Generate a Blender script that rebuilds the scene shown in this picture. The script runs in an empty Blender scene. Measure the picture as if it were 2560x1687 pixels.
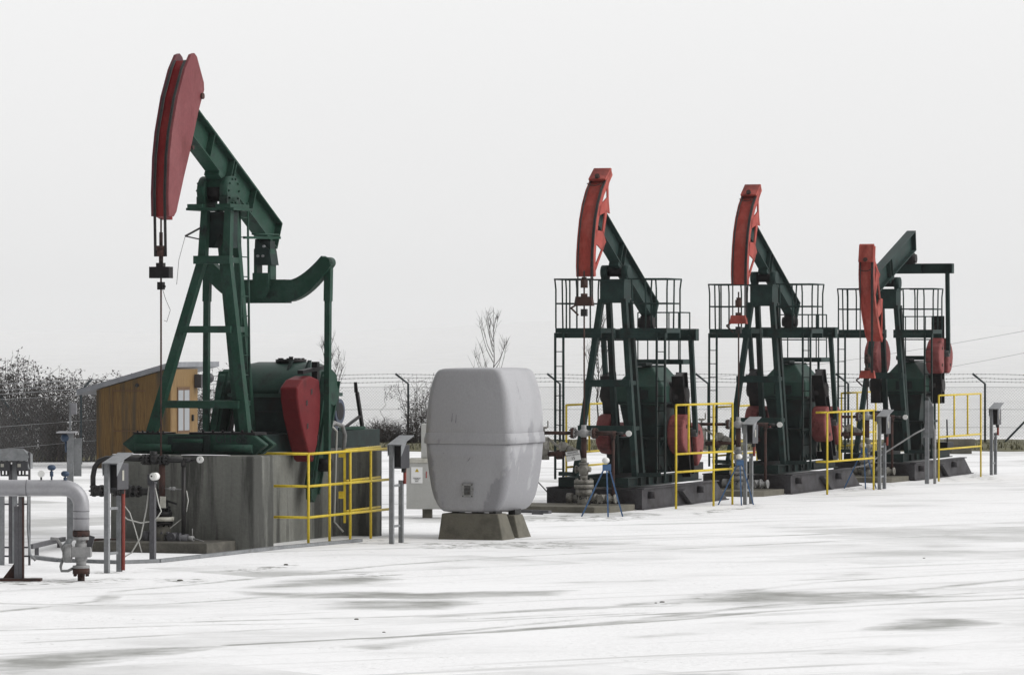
import bpy, bmesh, math, random
from math import sin, cos, pi, radians
from mathutils import Vector, Matrix
S = bpy.context.scene
COL = S.collection
R = random.Random(7)

# ---------------------------------------------------------------- camera, sky, sun
FPX, CAMH, PW, PH = 10400.0, 3.35, 2560.0, 1687.0
cam = bpy.data.objects.new("camera", bpy.data.cameras.new("camera")); COL.objects.link(cam)
cam.location = (0, 0, CAMH); cam.rotation_euler = (pi / 2, 0, 0)
cam.data.sensor_width = 36; cam.data.lens = 36 * FPX / PW
cam.data.clip_start = 1; cam.data.clip_end = 30000
S.camera = cam
S.view_settings.view_transform = 'Standard'; S.view_settings.look = 'None'
S.view_settings.exposure = 0.0; S.view_settings.gamma = 1
S.cycles.use_denoising = True
S.cycles.max_bounces = 6; S.cycles.volume_bounces = 1; S.cycles.transparent_max_bounces = 16
S.cycles.caustics_reflective = False; S.cycles.caustics_refractive = False
SUN_EL, SUN_AZ = radians(34), radians(104)     # azimuth from +Y towards +X
w = bpy.data.worlds.new("World"); S.world = w; w.use_nodes = True
nt = w.node_tree; nt.nodes.clear()
def nn(nt, t, **k):
    n = nt.nodes.new(t)
    for a, b in k.items():
        if a in n.inputs and not hasattr(n, a): n.inputs[a].default_value = b
        else: setattr(n, a, b)
    return n
out = nn(nt, 'ShaderNodeOutputWorld'); bg = nn(nt, 'ShaderNodeBackground'); bg.inputs[1].default_value = 0.10
sky = nn(nt, 'ShaderNodeTexSky', sky_type='NISHITA', sun_disc=False, sun_elevation=SUN_EL, sun_rotation=SUN_AZ)
hs = nn(nt, 'ShaderNodeHueSaturation'); hs.inputs['Saturation'].default_value = 0.12
geo = nn(nt, 'ShaderNodeTexCoord'); sep = nn(nt, 'ShaderNodeSeparateXYZ')
ramp = nn(nt, 'ShaderNodeValToRGB')           # overcast deck: brighter overhead than at the horizon
e = ramp.color_ramp.elements
e[0].position = 0.0; e[0].color = (.795, .797, .80, 1)
e[1].position = 1.0; e[1].color = (1.2, 1.2, 1.22, 1)
m_ = ramp.color_ramp.elements.new(.085); m_.color = (.935, .935, .935, 1)
m_ = ramp.color_ramp.elements.new(.022); m_.color = (.86, .86, .862, 1)
mul = nn(nt, 'ShaderNodeVectorMath', operation='SCALE'); mul.inputs['Scale'].default_value = 9.9
cn = nn(nt, 'ShaderNodeTexNoise'); cn.inputs['Scale'].default_value = 2.2; cn.inputs['Detail'].default_value = 3
cmap = nn(nt, 'ShaderNodeMapping'); cmap.inputs['Scale'].default_value = (1, 1, 4)
cmr = nn(nt, 'ShaderNodeMapRange'); cmr.inputs[3].default_value = .975; cmr.inputs[4].default_value = 1.025
mul2 = nn(nt, 'ShaderNodeVectorMath', operation='SCALE')
# unseen sky behind the camera dimmed so that front faces get less fill
azd = nn(nt, 'ShaderNodeVectorMath', operation='DOT_PRODUCT'); azd.inputs[1].default_value = (.55, .83, 0)
azr = nn(nt, 'ShaderNodeMapRange'); azr.inputs[1].default_value = -.9; azr.inputs[2].default_value = .7; azr.inputs[3].default_value = .16; azr.inputs[4].default_value = 1.0
mul3 = nn(nt, 'ShaderNodeVectorMath', operation='SCALE')
mix = nn(nt, 'ShaderNodeMix', data_type='RGBA'); mix.inputs[0].default_value = 0.04
L = nt.links.new
L(geo.outputs['Generated'], sep.inputs[0]); L(sep.outputs['Z'], ramp.inputs[0]); L(ramp.outputs[0], mul.inputs[0])
L(geo.outputs['Generated'], cmap.inputs[0]); L(cmap.outputs[0], cn.inputs['Vector']); L(cn.outputs[0], cmr.inputs[0])
L(mul.outputs[0], mul2.inputs[0]); L(cmr.outputs[0], mul2.inputs['Scale'])
L(geo.outputs['Generated'], azd.inputs[0]); L(azd.outputs['Value'], azr.inputs[0]); L(mul2.outputs[0], mul3.inputs[0]); L(azr.outputs[0], mul3.inputs['Scale'])
L(sky.outputs[0], hs.inputs['Color']); L(mul3.outputs[0], mix.inputs[6]); L(hs.outputs[0], mix.inputs[7])
L(mix.outputs[2], bg.inputs[0]); L(bg.outputs[0], out.inputs[0])
sd = bpy.data.lights.new("sun", 'SUN'); sd.energy = 2.25; sd.angle = radians(48); sd.color = (1, .985, .96)
sun = bpy.data.objects.new("sun", sd); COL.objects.link(sun)
dv = Vector((sin(SUN_AZ) * cos(SUN_EL), cos(SUN_AZ) * cos(SUN_EL), sin(SUN_EL)))
sun.rotation_euler = dv.to_track_quat('Z', 'Y').to_euler()

# ---------------------------------------------------------------- measuring helpers
def gp(px, py):                                   # a spot on the flat yard
    Y = FPX * CAMH / (py - PH / 2); return Vector(((px - PW / 2) / FPX * Y, Y, 0))
def at(px, py, Y): return Vector(((px - PW / 2) / FPX * Y, Y, CAMH - (py - PH / 2) / FPX * Y))
AZ = radians(70)

# ---------------------------------------------------------------- materials
def mat(name, col, rough=.55, col2=None, sc=3.0, lo=.45, hi=.65, stretch=(1, 1, 1), bump=0.0, bsc=30.0, metal=0, fine=0.12, spec=.4, dirt=None, dsc=1.2, dlo=.5, dhi=.7, iso=False):
    m = bpy.data.materials.new(name); m.use_nodes = True; t = m.node_tree; b = t.nodes['Principled BSDF']
    b.inputs['Roughness'].default_value = rough; b.inputs['Metallic'].default_value = metal
    b.inputs['Specular IOR Level'].default_value = spec
    tc = nn(t, 'ShaderNodeTexCoord'); mp = nn(t, 'ShaderNodeMapping'); mp.inputs['Scale'].default_value = stretch
    t.links.new(tc.outputs['Object'], mp.inputs[0])
    mpi = mp
    if iso: mpi = nn(t, 'ShaderNodeMapping'); t.links.new(tc.outputs['Object'], mpi.inputs[0])
    def noise(s, d=5, src=mp):
        n = nn(t, 'ShaderNodeTexNoise'); n.inputs['Scale'].default_value = s; n.inputs['Detail'].default_value = d
        n.inputs['Roughness'].default_value = .62
        t.links.new(src.outputs[0], n.inputs['Vector']); return n
    cur = None
    a = nn(t, 'ShaderNodeRGB'); a.outputs[0].default_value = (*col, 1); cur = a.outputs[0]
    def over(fac, c):
        nonlocal cur
        x = nn(t, 'ShaderNodeMix', data_type='RGBA'); t.links.new(fac, x.inputs[0]); t.links.new(cur, x.inputs[6]); x.inputs[7].default_value = (*c, 1)
        cur = x.outputs[2]
    def rng(src, l, h):
        r = nn(t, 'ShaderNodeMapRange'); r.inputs[1].default_value = l; r.inputs[2].default_value = h; r.clamp = True
        t.links.new(src, r.inputs[0]); return r.outputs[0]
    if col2: over(rng(noise(sc).outputs[0], lo, hi), col2)
    if dirt: over(rng(noise(dsc, 8, tc and mp).outputs[0], dlo, dhi), dirt)
    if fine:
        f = noise(bsc, 3, mpi); r = nn(t, 'ShaderNodeMapRange'); r.inputs[1].default_value = .3; r.inputs[2].default_value = .7
        r.inputs[3].default_value = 1 - fine; r.inputs[4].default_value = 1 + fine; t.links.new(f.outputs[0], r.inputs[0])
        v = nn(t, 'ShaderNodeVectorMath', operation='SCALE'); t.links.new(cur, v.inputs[0]); t.links.new(r.outputs[0], v.inputs['Scale']); cur = v.outputs[0]
    t.links.new(cur, b.inputs['Base Color'])
    if bump:
        bn = nn(t, 'ShaderNodeBump'); bn.inputs['Strength'].default_value = bump; bn.inputs['Distance'].default_value = .02
        t.links.new(noise(bsc, 4, mpi).outputs[0], bn.inputs['Height']); t.links.new(bn.outputs[0], b.inputs['Normal'])
    return m
M = {}
M['green'] = mat('green_paint', (.0125, .046, .030), .55, (.032, .070, .055), 2.0, .42, .66, dirt=(.012, .018, .016), dsc=4, dlo=.52, dhi=.70, bump=.12, spec=.16)
M['green_light'] = mat('green_paint_gearbox', (.018, .046, .036), .5, (.030, .064, .050), 2.0, dirt=(.016, .026, .022), dsc=2, dlo=.52, dhi=.72, bump=.12, spec=.22)
M['dgreen'] = mat('dark_green_paint', (.010, .019, .018), .55, (.016, .032, .029), 3, dirt=(.014, .012, .012), dsc=2.5, dlo=.5, dhi=.7, bump=.12, spec=.16)
M['sgreen'] = mat('blue_green_paint', (.013, .029, .027), .55, (.022, .045, .040), 2.5, dirt=(.018, .018, .017), dsc=4, dlo=.54, dhi=.72, bump=.12, spec=.16)
M['shade'] = mat('greasy_dark_steel', (.007, .007, .008), .5, (.018, .014, .014), 4, bump=.2, spec=.2)
M['red'] = mat('red_paint', (.19, .013, .015), .55, (.235, .030, .028), 1.6, dirt=(.09, .012, .012), dsc=3, dlo=.54, dhi=.75, stretch=(1, 1, .4), bump=.12, spec=.16)
M['redcw'] = mat('deep_red_paint', (.118, .010, .013), .55, (.14, .016, .018), 2.0, dirt=(.07, .008, .010), dsc=3, dlo=.55, dhi=.75, bump=.12, spec=.16)
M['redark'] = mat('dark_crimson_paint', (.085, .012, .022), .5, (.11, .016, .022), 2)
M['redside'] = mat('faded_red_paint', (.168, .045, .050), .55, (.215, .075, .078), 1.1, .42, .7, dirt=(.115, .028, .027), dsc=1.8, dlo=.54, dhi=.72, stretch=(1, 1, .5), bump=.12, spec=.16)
M['sred'] = mat('orange_red_paint', (.33, .055, .042), .55, (.38, .095, .075), 3, dirt=(.13, .026, .02), dsc=2.6, dlo=.48, dhi=.70, stretch=(1, 1, .5), bump=.12, spec=.16)
M['pink'] = mat('chalky_red_paint', (.215, .066, .064), .6, (.15, .026, .025), 1.6, dirt=(.07, .018, .017), dsc=4, dlo=.54, dhi=.72, bump=.12, spec=.16)
M['rust'] = mat('rusty_steel', (0.0525, 0.0224, 0.0168), .8, (0.0245, 0.0154, 0.014), 8, bump=.3)
M['steel'] = mat('dark_steel', (0.012, 0.012, 0.0126), .5, (0.027, 0.024, 0.0228), 9, bump=.2)
M['galv'] = mat('galvanised_steel', (0.216, 0.224, 0.232), .55, (0.16, 0.168, 0.176), 5, dirt=(0.104, 0.096, 0.088), dsc=3, dlo=.6, dhi=.8)
M['greysteel'] = mat('grey_painted_steel', (0.096, 0.096, 0.105), .6, (0.072, 0.069, 0.075), 3, dirt=(0.033, 0.027, 0.0252), dsc=2, dlo=.5, dhi=.75)
M['box'] = mat('grey_enamel_box', (0.051, 0.051, 0.057), .45, (0.042, 0.042, 0.0468), 5)
M['boxl'] = mat('light_enamel_box', (.20, .20, .215), .5)
M['yellow'] = mat('yellow_paint', (.62, .47, .025), .5, (.55, .38, .02), 6, dirt=(.22, .12, .03), dsc=9, dlo=.62, dhi=.75)
M['blue'] = mat('blue_paint', (.07, .14, .27), .55, (.05, .09, .17), 8, spec=.2)
M['tankmark'] = mat('tank_scuff', (.15, .15, .16), .7, fine=0)
M['tblue'] = mat('muted_blue_paint', (.030, .055, .10), .5)
M['skid'] = mat('skid_steel', (.058, .057, .062), .6, (.042, .038, .043), 3, dirt=(.02, .016, .016), dsc=2, dlo=.5, dhi=.72, spec=.2)
M['motor'] = mat('blue_motor_paint', (0.035, 0.0525, 0.091), .4)
M['white'] = mat('white_plastic', (.74, .74, .72), .5, fine=.03)
M['cream'] = mat('cream_valve_paint', (0.255, 0.2465, 0.221), .65, (0.1615, 0.153, 0.1318), 6, dirt=(0.0425, 0.034, 0.0298), dsc=5, dlo=.52, dhi=.72, bump=.3)
M['valve'] = mat('grey_valve_paint', (0.2805, 0.2805, 0.2805), .55, (0.2125, 0.2125, 0.2125), 6, dirt=(0.085, 0.0765, 0.068), dsc=6, dlo=.6, dhi=.8)
M['pipe'] = mat('aluminium_cladding', (0.34, 0.34, 0.357), .42, (0.289, 0.289, 0.306), 2, metal=.25, fine=.05)
M['tank'] = mat('grey_fibreglass', (.36, .36, .375), .5, (.325, .325, .34), 1.3, .45, .62, stretch=(1, 1, .5), dirt=(.25, .25, .265), dsc=.9, dlo=.53, dhi=.56, fine=.06, bsc=45, bump=.15)
M['cabinet'] = mat('light_grey_cabinet', (0.423, 0.423, 0.405), .5, (0.378, 0.378, 0.36), 2, fine=.04)
M['capcream'] = mat('cream_cabinet_cap', (.47, .46, .41), .6, (.36, .35, .3), 4)
M['meshwire'] = mat('zinc_mesh_wire', (.20, .205, .21), .5, fine=0)
M['wood'] = mat('ochre_wood', (.155, .092, .032), .6, (.085, .050, .020), 5, .42, .7, stretch=(6, 6, .35), dirt=(.055, .047, .034), dsc=.8, dlo=.48, dhi=.70, fine=.18, spec=.15)
M['woodlight'] = mat('pale_wood', (.215, .14, .062), .6, (.13, .078, .034), 7, .42, .7, stretch=(6, 6, .35), fine=.15, spec=.15)
M['roof'] = mat('roof_metal', (0.187, 0.1955, 0.2125), .5, (0.238, 0.2465, 0.2635), 3)
M['glass'] = mat('frosted_pane', (.27, .285, .30), .3, fine=.03)
M['frame'] = mat('brown_frame', (.10, .05, .02), .5)
M['fence'] = mat('green_fence_post', (.018, .03, .036), .5)
M['wire'] = mat('galvanised_wire', (.17, .175, .18), .6, fine=0)
M['bark'] = mat('dark_bark', (.042, .036, .032), .9, fine=.2)
M['twig'] = mat('bramble_twig', (.05, .042, .038), .9, fine=.2)
M['leaf'] = mat('withered_leaf', (.046, .043, .042), .9, (.085, .078, .074), 4, fine=.3)
M['grass'] = mat('winter_grass', (.13, .125, .07), .95, (.08, .075, .045), 2, fine=.3, bump=.4)
M['black'] = mat('black_rubber', (.012, .012, .012), .6)
M['cable'] = mat('white_cable', (.5, .5, .47), .5, fine=0)
M['redcable'] = mat('red_conduit', (.22, .04, .028), .5)
M['signw'] = mat('sign_white', (.78, .78, .77), .5, fine=.02)
M['ink'] = mat('sign_ink', (.03, .03, .035), .6, fine=0)
M['redink'] = mat('sign_red', (.35, .02, .02), .6, fine=0)
M['stencil'] = mat('stencil_paint', (.009, .02, .02), .6, fine=0)
M['haztree'] = mat('far_hazed_tree', (.30, .31, .32), .9)  # haze of distance put into the trees' pale colour
def concrete(name, base, stain, light, wet):
    m = mat(name, base, .85, light, 1.6, .48, .66, stretch=(1, 1, .10), dirt=stain, dsc=1.9, dlo=.50, dhi=.60, bump=.35, bsc=16, fine=.10, iso=True)
    return m
M['conc'] = concrete('stained_concrete', (.150, .153, .138), (.052, .053, .048), (.215, .217, .196), 0)
M['conc2'] = mat('dark_damp_concrete', (0.07, 0.0665, 0.056), .85, (0.112, 0.105, 0.0875), 3, bump=.3, dirt=(0.028, 0.0245, 0.0224), dsc=2, dlo=.5, dhi=.7)
M['conc3'] = mat('plain_concrete', (0.1278, 0.1196, 0.0949), .85, (0.0867, 0.0825, 0.066), 5, bump=.4, bsc=40)

def snow_mat():
    m = bpy.data.materials.new('snowy_concrete_yard'); m.use_nodes = True; t = m.node_tree; b = t.nodes['Principled BSDF']
    K = t.links.new
    tc = nn(t, 'ShaderNodeTexCoord')
    def mp(rot, sc):
        x = nn(t, 'ShaderNodeMapping'); x.vector_type = 'TEXTURE'
        x.inputs['Rotation'].default_value = (0, 0, rot); x.inputs['Scale'].default_value = sc
        K(tc.outputs['Object'], x.inputs[0]); return x
    def noise(src, s, d=4, r=.55):
        n = nn(t, 'ShaderNodeTexNoise'); n.inputs['Scale'].default_value = s; n.inputs['Detail'].default_value = d; n.inputs['Roughness'].default_value = r
        K(src.outputs[0], n.inputs['Vector']); return n.outputs[0]
    def rng(s, l, h, a=0, bb=1):
        r = nn(t, 'ShaderNodeMapRange'); r.inputs[1].default_value = l; r.inputs[2].default_value = h; r.inputs[3].default_value = a; r.inputs[4].default_value = bb
        K(s, r.inputs[0]); return r.outputs[0]
    def mt(op, a, bb):
        x = nn(t, 'ShaderNodeMath', operation=op)
        for i, v in enumerate((a, bb)):
            if isinstance(v, (int, float)): x.inputs[i].default_value = v
            else: K(v, x.inputs[i])
        return x.outputs[0]
    iso = mp(0, (1, 1, 1))
    # concrete slabs under the snow: each holds its own amount of snow
    slab = mp(radians(38), (1, 1, 1))
    br = nn(t, 'ShaderNodeTexBrick'); br.offset = .5
    br.inputs['Color1'].default_value = (0, 0, 0, 1); br.inputs['Color2'].default_value = (1, 1, 1, 1); br.inputs['Mortar'].default_value = (.35, .35, .35, 1)
    br.inputs['Scale'].default_value = 1; br.inputs['Brick Width'].default_value = 6.0; br.inputs['Row Height'].default_value = 3.0; br.inputs['Mortar Size'].default_value = .02
    br.inputs['Bias'].default_value = -.1
    K(slab.outputs[0], br.inputs['Vector'])
    slabv = rng(br.outputs['Color'], .50, .85)
    patch = rng(noise(iso, .16, 5, .6), .42, .56)
    bare = mt('MULTIPLY', slabv, patch)
    fade = rng(noise(iso, .55, 4, .6), .3, .6, .25, 1)
    bare = mt('MULTIPLY', bare, fade)
    soft = rng(noise(mp(radians(8), (1.7, 1, 1)), .30, 6, .62), .52, .66, 0, .42)
    # wheel tracks sweep across the yard
    wob = mp(radians(33), (1, 1, 1)); trk = mp(radians(33), (9, .35, 1))
    warp = nn(t, 'ShaderNodeVectorMath', operation='ADD'); wn = nn(t, 'ShaderNodeTexNoise'); wn.inputs['Scale'].default_value = .06; K(iso.outputs[0], wn.inputs['Vector'])
    sc_ = nn(t, 'ShaderNodeVectorMath', operation='SCALE'); sc_.inputs['Scale'].default_value = 3.5; K(wn.outputs[1], sc_.inputs[0])
    K(trk.outputs[0], warp.inputs[0]); K(sc_.outputs[0], warp.inputs[1])
    tn = nn(t, 'ShaderNodeTexNoise'); tn.inputs['Scale'].default_value = 1.0; tn.inputs['Detail'].default_value = 4; K(warp.outputs[0], tn.inputs['Vector'])
    track = mt('MULTIPLY', rng(tn.outputs[0], .55, .66, 0, .6), rng(noise(iso, .09, 3), .40, .52))
    trk2 = mp(radians(52), (6, .22, 1)); tn2 = noise(trk2, 1.0, 3)
    track2 = mt('MULTIPLY', rng(tn2, .57, .68, 0, .45), rng(noise(iso, .13, 3), .46, .56))
    speck = mt('MULTIPLY', rng(noise(iso, 9, 3), .62, .70, 0, .6), rng(noise(iso, .5, 4), .5, .6))
    ab = nn(t, 'ShaderNodeAttribute', attribute_name='bare'); ad = nn(t, 'ShaderNodeAttribute', attribute_name='dirt')
    soft = mt('MULTIPLY', soft, .8); bare = mt('MULTIPLY', bare, .6); track = mt('MULTIPLY', track, .7); track2 = mt('MULTIPLY', track2, .4)
    crust = mt('ADD', mt('MULTIPLY', mt('SUBTRACT', noise(mp(radians(30), (2.4, 1, 1)), 1.1, 9, .72), .5), 2.1), ab.outputs['Fac'])
    bare = mt('MAXIMUM', bare, mt('MULTIPLY', mt('MULTIPLY', rng(crust, .10, .70, 0, .82), rng(noise(iso, .8, 6, .7), .3, .62, .55, 1.1)), rng(ab.outputs['Fac'], .02, .2)))
    bare = mt('MAXIMUM', bare, mt('MULTIPLY', ab.outputs['Fac'], .45))
    bare = mt('MAXIMUM', bare, mt('MULTIPLY', ad.outputs['Fac'], rng(noise(iso, 3.5, 5, .7), .50, .58, 0, .95)))  # this mask holds both dirt and the painted contact shade
    f = mt('MAXIMUM', mt('MAXIMUM', bare, soft), mt('MAXIMUM', mt('MAXIMUM', track, track2), speck))
    grain = rng(noise(iso, 12, 5, .75), .42, .72, 0, .26); f = mt('MAXIMUM', f, mt('MULTIPLY', grain, rng(noise(iso, .35, 4), .35, .6, .3, 1)))
    # far field beyond the fence: thinner snow, ploughed soil showing
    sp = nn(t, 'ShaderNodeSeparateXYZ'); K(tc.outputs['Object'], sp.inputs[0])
    far = mt('MULTIPLY', rng(sp.outputs['Y'], 128, 150, 0, .60), rng(sp.outputs['Y'], 1500, 5500, 1, .50))  # paler again with distance: haze fade put into the snow colour
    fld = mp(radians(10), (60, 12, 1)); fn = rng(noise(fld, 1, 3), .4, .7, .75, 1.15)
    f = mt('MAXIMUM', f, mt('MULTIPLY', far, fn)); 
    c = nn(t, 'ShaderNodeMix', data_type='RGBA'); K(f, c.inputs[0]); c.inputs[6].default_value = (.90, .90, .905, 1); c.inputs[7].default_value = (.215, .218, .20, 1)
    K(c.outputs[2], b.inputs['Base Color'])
    b.inputs['Roughness'].default_value = .75; b.inputs['Specular IOR Level'].default_value = .2
    bn = nn(t, 'ShaderNodeBump'); bn.inputs['Strength'].default_value = .35; bn.inputs['Distance'].default_value = .03
    K(mt('ADD', noise(iso, 5, 5), mt('MULTIPLY', f, -1.2)), bn.inputs['Height']); K(bn.outputs[0], b.inputs['Normal'])
    return m
M['snow'] = snow_mat()

# ---------------------------------------------------------------- mesh builder
class MB:
    """collects shapes; flip=True reads points as (along, across, up) of a machine frame"""
    def __init__(s, flip=False): s.v = []; s.f = []; s.sm = []; s.flip = flip
    def add(s, vs, fs, smooth=False):
        o = len(s.v)
        s.v += [(p[0], -p[1], p[2]) if s.flip else (p[0], p[1], p[2]) for p in vs]
        s.f += [tuple(i + o for i in f) for f in fs]; s.sm += [smooth] * len(fs); return s
    def box(s, a, b):
        x0, y0, z0 = a; x1, y1, z1 = b
        return s.add([(x0, y0, z0), (x1, y0, z0), (x1, y1, z0), (x0, y1, z0), (x0, y0, z1), (x1, y0, z1), (x1, y1, z1), (x0, y1, z1)],
                     [(0, 3, 2, 1), (4, 5, 6, 7), (0, 1, 5, 4), (1, 2, 6, 5), (2, 3, 7, 6), (3, 0, 4, 7)])
    def bar(s, p0, p1, a, b, up=(0, 0, 1), off=(0, 0), a1=None, b1=None):
        """bar from p0 to p1, a wide across, b high along up"""
        p0, p1 = Vector(p0), Vector(p1); d = (p1 - p0).normalized(); u = Vector(up)
        sd = d.cross(u); 
        if sd.length < 1e-4: sd = d.cross(Vector((0, 1, 0)))
        sd.normalize(); u = sd.cross(d).normalized(); a1 = a if a1 is None else a1; b1 = b if b1 is None else b1
        vs = []
        for p, aa, bb in ((p0, a, b), (p1, a1, b1)):
            c = p + sd * off[0] + u * off[1]
            vs += [c - sd * aa / 2 - u * bb / 2, c + sd * aa / 2 - u * bb / 2, c + sd * aa / 2 + u * bb / 2, c - sd * aa / 2 + u * bb / 2]
        return s.add(vs, [(0, 3, 2, 1), (4, 5, 6, 7), (0, 1, 5, 4), (1, 2, 6, 5), (2, 3, 7, 6), (3, 0, 4, 7)])
    def ibeam(s, p0, p1, wd, h, t=.025, up=(0, 0, 1)):
        s.bar(p0, p1, wd, t, up, (0, h / 2 - t / 2)); s.bar(p0, p1, wd, t, up, (0, -h / 2 + t / 2)); s.bar(p0, p1, t, h - 2 * t - .002, up); return s
    def cyl(s, p0, p1, r, n=12, r2=None, smooth=True, cap=True):
        return s.tube([p0, p1], r, n, [r, r if r2 is None else r2], smooth, cap)
    def tube(s, pts, r, n=8, rs=None, smooth=True, cap=True):
        pts = [Vector(p) for p in pts]; rings = []
        ref = None
        for i, p in enumerate(pts):
            d = (pts[min(i + 1, len(pts) - 1)] - pts[max(i - 1, 0)]).normalized()
            if ref is None:
                ref = Vector((0, 0, 1)) if abs(d.z) < .9 else Vector((1, 0, 0))
            u = d.cross(ref).normalized(); v = u.cross(d).normalized(); ref = v
            rr = rs[i] if rs else r
            rings.append([p + (u * cos(2 * pi * k / n) + v * sin(2 * pi * k / n)) * rr for k in range(n)])
        return s.loft(rings, smooth, cap)
    def loft(s, rings, smooth=True, cap=True, closed=True):
        n = len(rings[0]); vs = [p for r in rings for p in r]; fs = []
        for i in range(len(rings) - 1):
            for k in range(n if closed else n - 1):
                a = i * n + k; b = i * n + (k + 1) % n; fs.append((a, b, b + n, a + n))
        s.add(vs, fs, smooth)
        if cap:
            o = len(s.v) - len(vs)
            s.f += [tuple(o + k for k in range(n - 1, -1, -1)), tuple(o + (len(rings) - 1) * n + k for k in range(n))]; s.sm += [False, False]
        return s
    def prism(s, poly, ax, a, b, smooth=False):
        """poly in the plane normal to ax ('l','w','z'), pushed from a to b"""
        def P(q, c):
            return {'l': (c, q[0], q[1]), 'w': (q[0], c, q[1]), 'z': (q[0], q[1], c)}[ax]
        return s.loft([[P(q, a) for q in poly], [P(q, b) for q in poly]], smooth)
    def ball(s, c, r, n=10, sx=1, sy=1, sz=1):
        c = Vector(c); rings = []
        for i in range(1, n):
            th = pi * i / n
            rings.append([c + Vector((sx * r * sin(th) * cos(2 * pi * k / (2 * n)), sy * r * sin(th) * sin(2 * pi * k / (2 * n)), sz * r * cos(th))) for k in range(2 * n)])
        return s.loft(rings, True, True)
    def build(s, name, m, parent=None, bevel=0, flat=False):
        me = bpy.data.meshes.new(name); me.from_pydata(s.v, [], s.f)
        me.polygons.foreach_set('use_smooth', s.sm)
        bm = bmesh.new(); bm.from_mesh(me); bmesh.ops.recalc_face_normals(bm, faces=bm.faces); bm.to_mesh(me); bm.free()
        me.materials.append(M[m] if isinstance(m, str) else m)
        o = bpy.data.objects.new(name, me); COL.objects.link(o)
        if parent: o.parent = parent
        if bevel:
            b = o.modifiers.new('bevel', 'BEVEL'); b.width = bevel; b.segments = 2; b.limit_method = 'ANGLE'; b.angle_limit = radians(40)
        return o
def tag(o, label=None, cat=None, group=None, kind=None):
    if label: o['label'] = label
    if cat: o['category'] = cat
    if group: o['group'] = group
    if kind: o['kind'] = kind
    return o
def thing(name, loc, label, cat, rz=0, group=None):
    o = bpy.data.objects.new(name, None); COL.objects.link(o); o.location = loc; o.rotation_euler = (0, 0, rz); o.empty_display_size = .2
    return tag(o, label, cat, group)
def F(): return MB(True)
def text(body, size, m, parent, loc, rot, name='lettering'):
    cu = bpy.data.curves.new(name, 'FONT'); cu.body = body; cu.size = size; cu.align_x = 'CENTER'; cu.align_y = 'CENTER'; cu.extrude = .002
    cu.materials.append(M[m]); o = bpy.data.objects.new(name, cu); COL.objects.link(o)
    me = bpy.data.meshes.new_from_object(o); bpy.data.objects.remove(o); o = bpy.data.objects.new(name, me); COL.objects.link(o)
    if not me.materials: me.materials.append(M[m])
    o.parent = parent; o.location = loc; o.rotation_euler = rot
    return o

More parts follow.
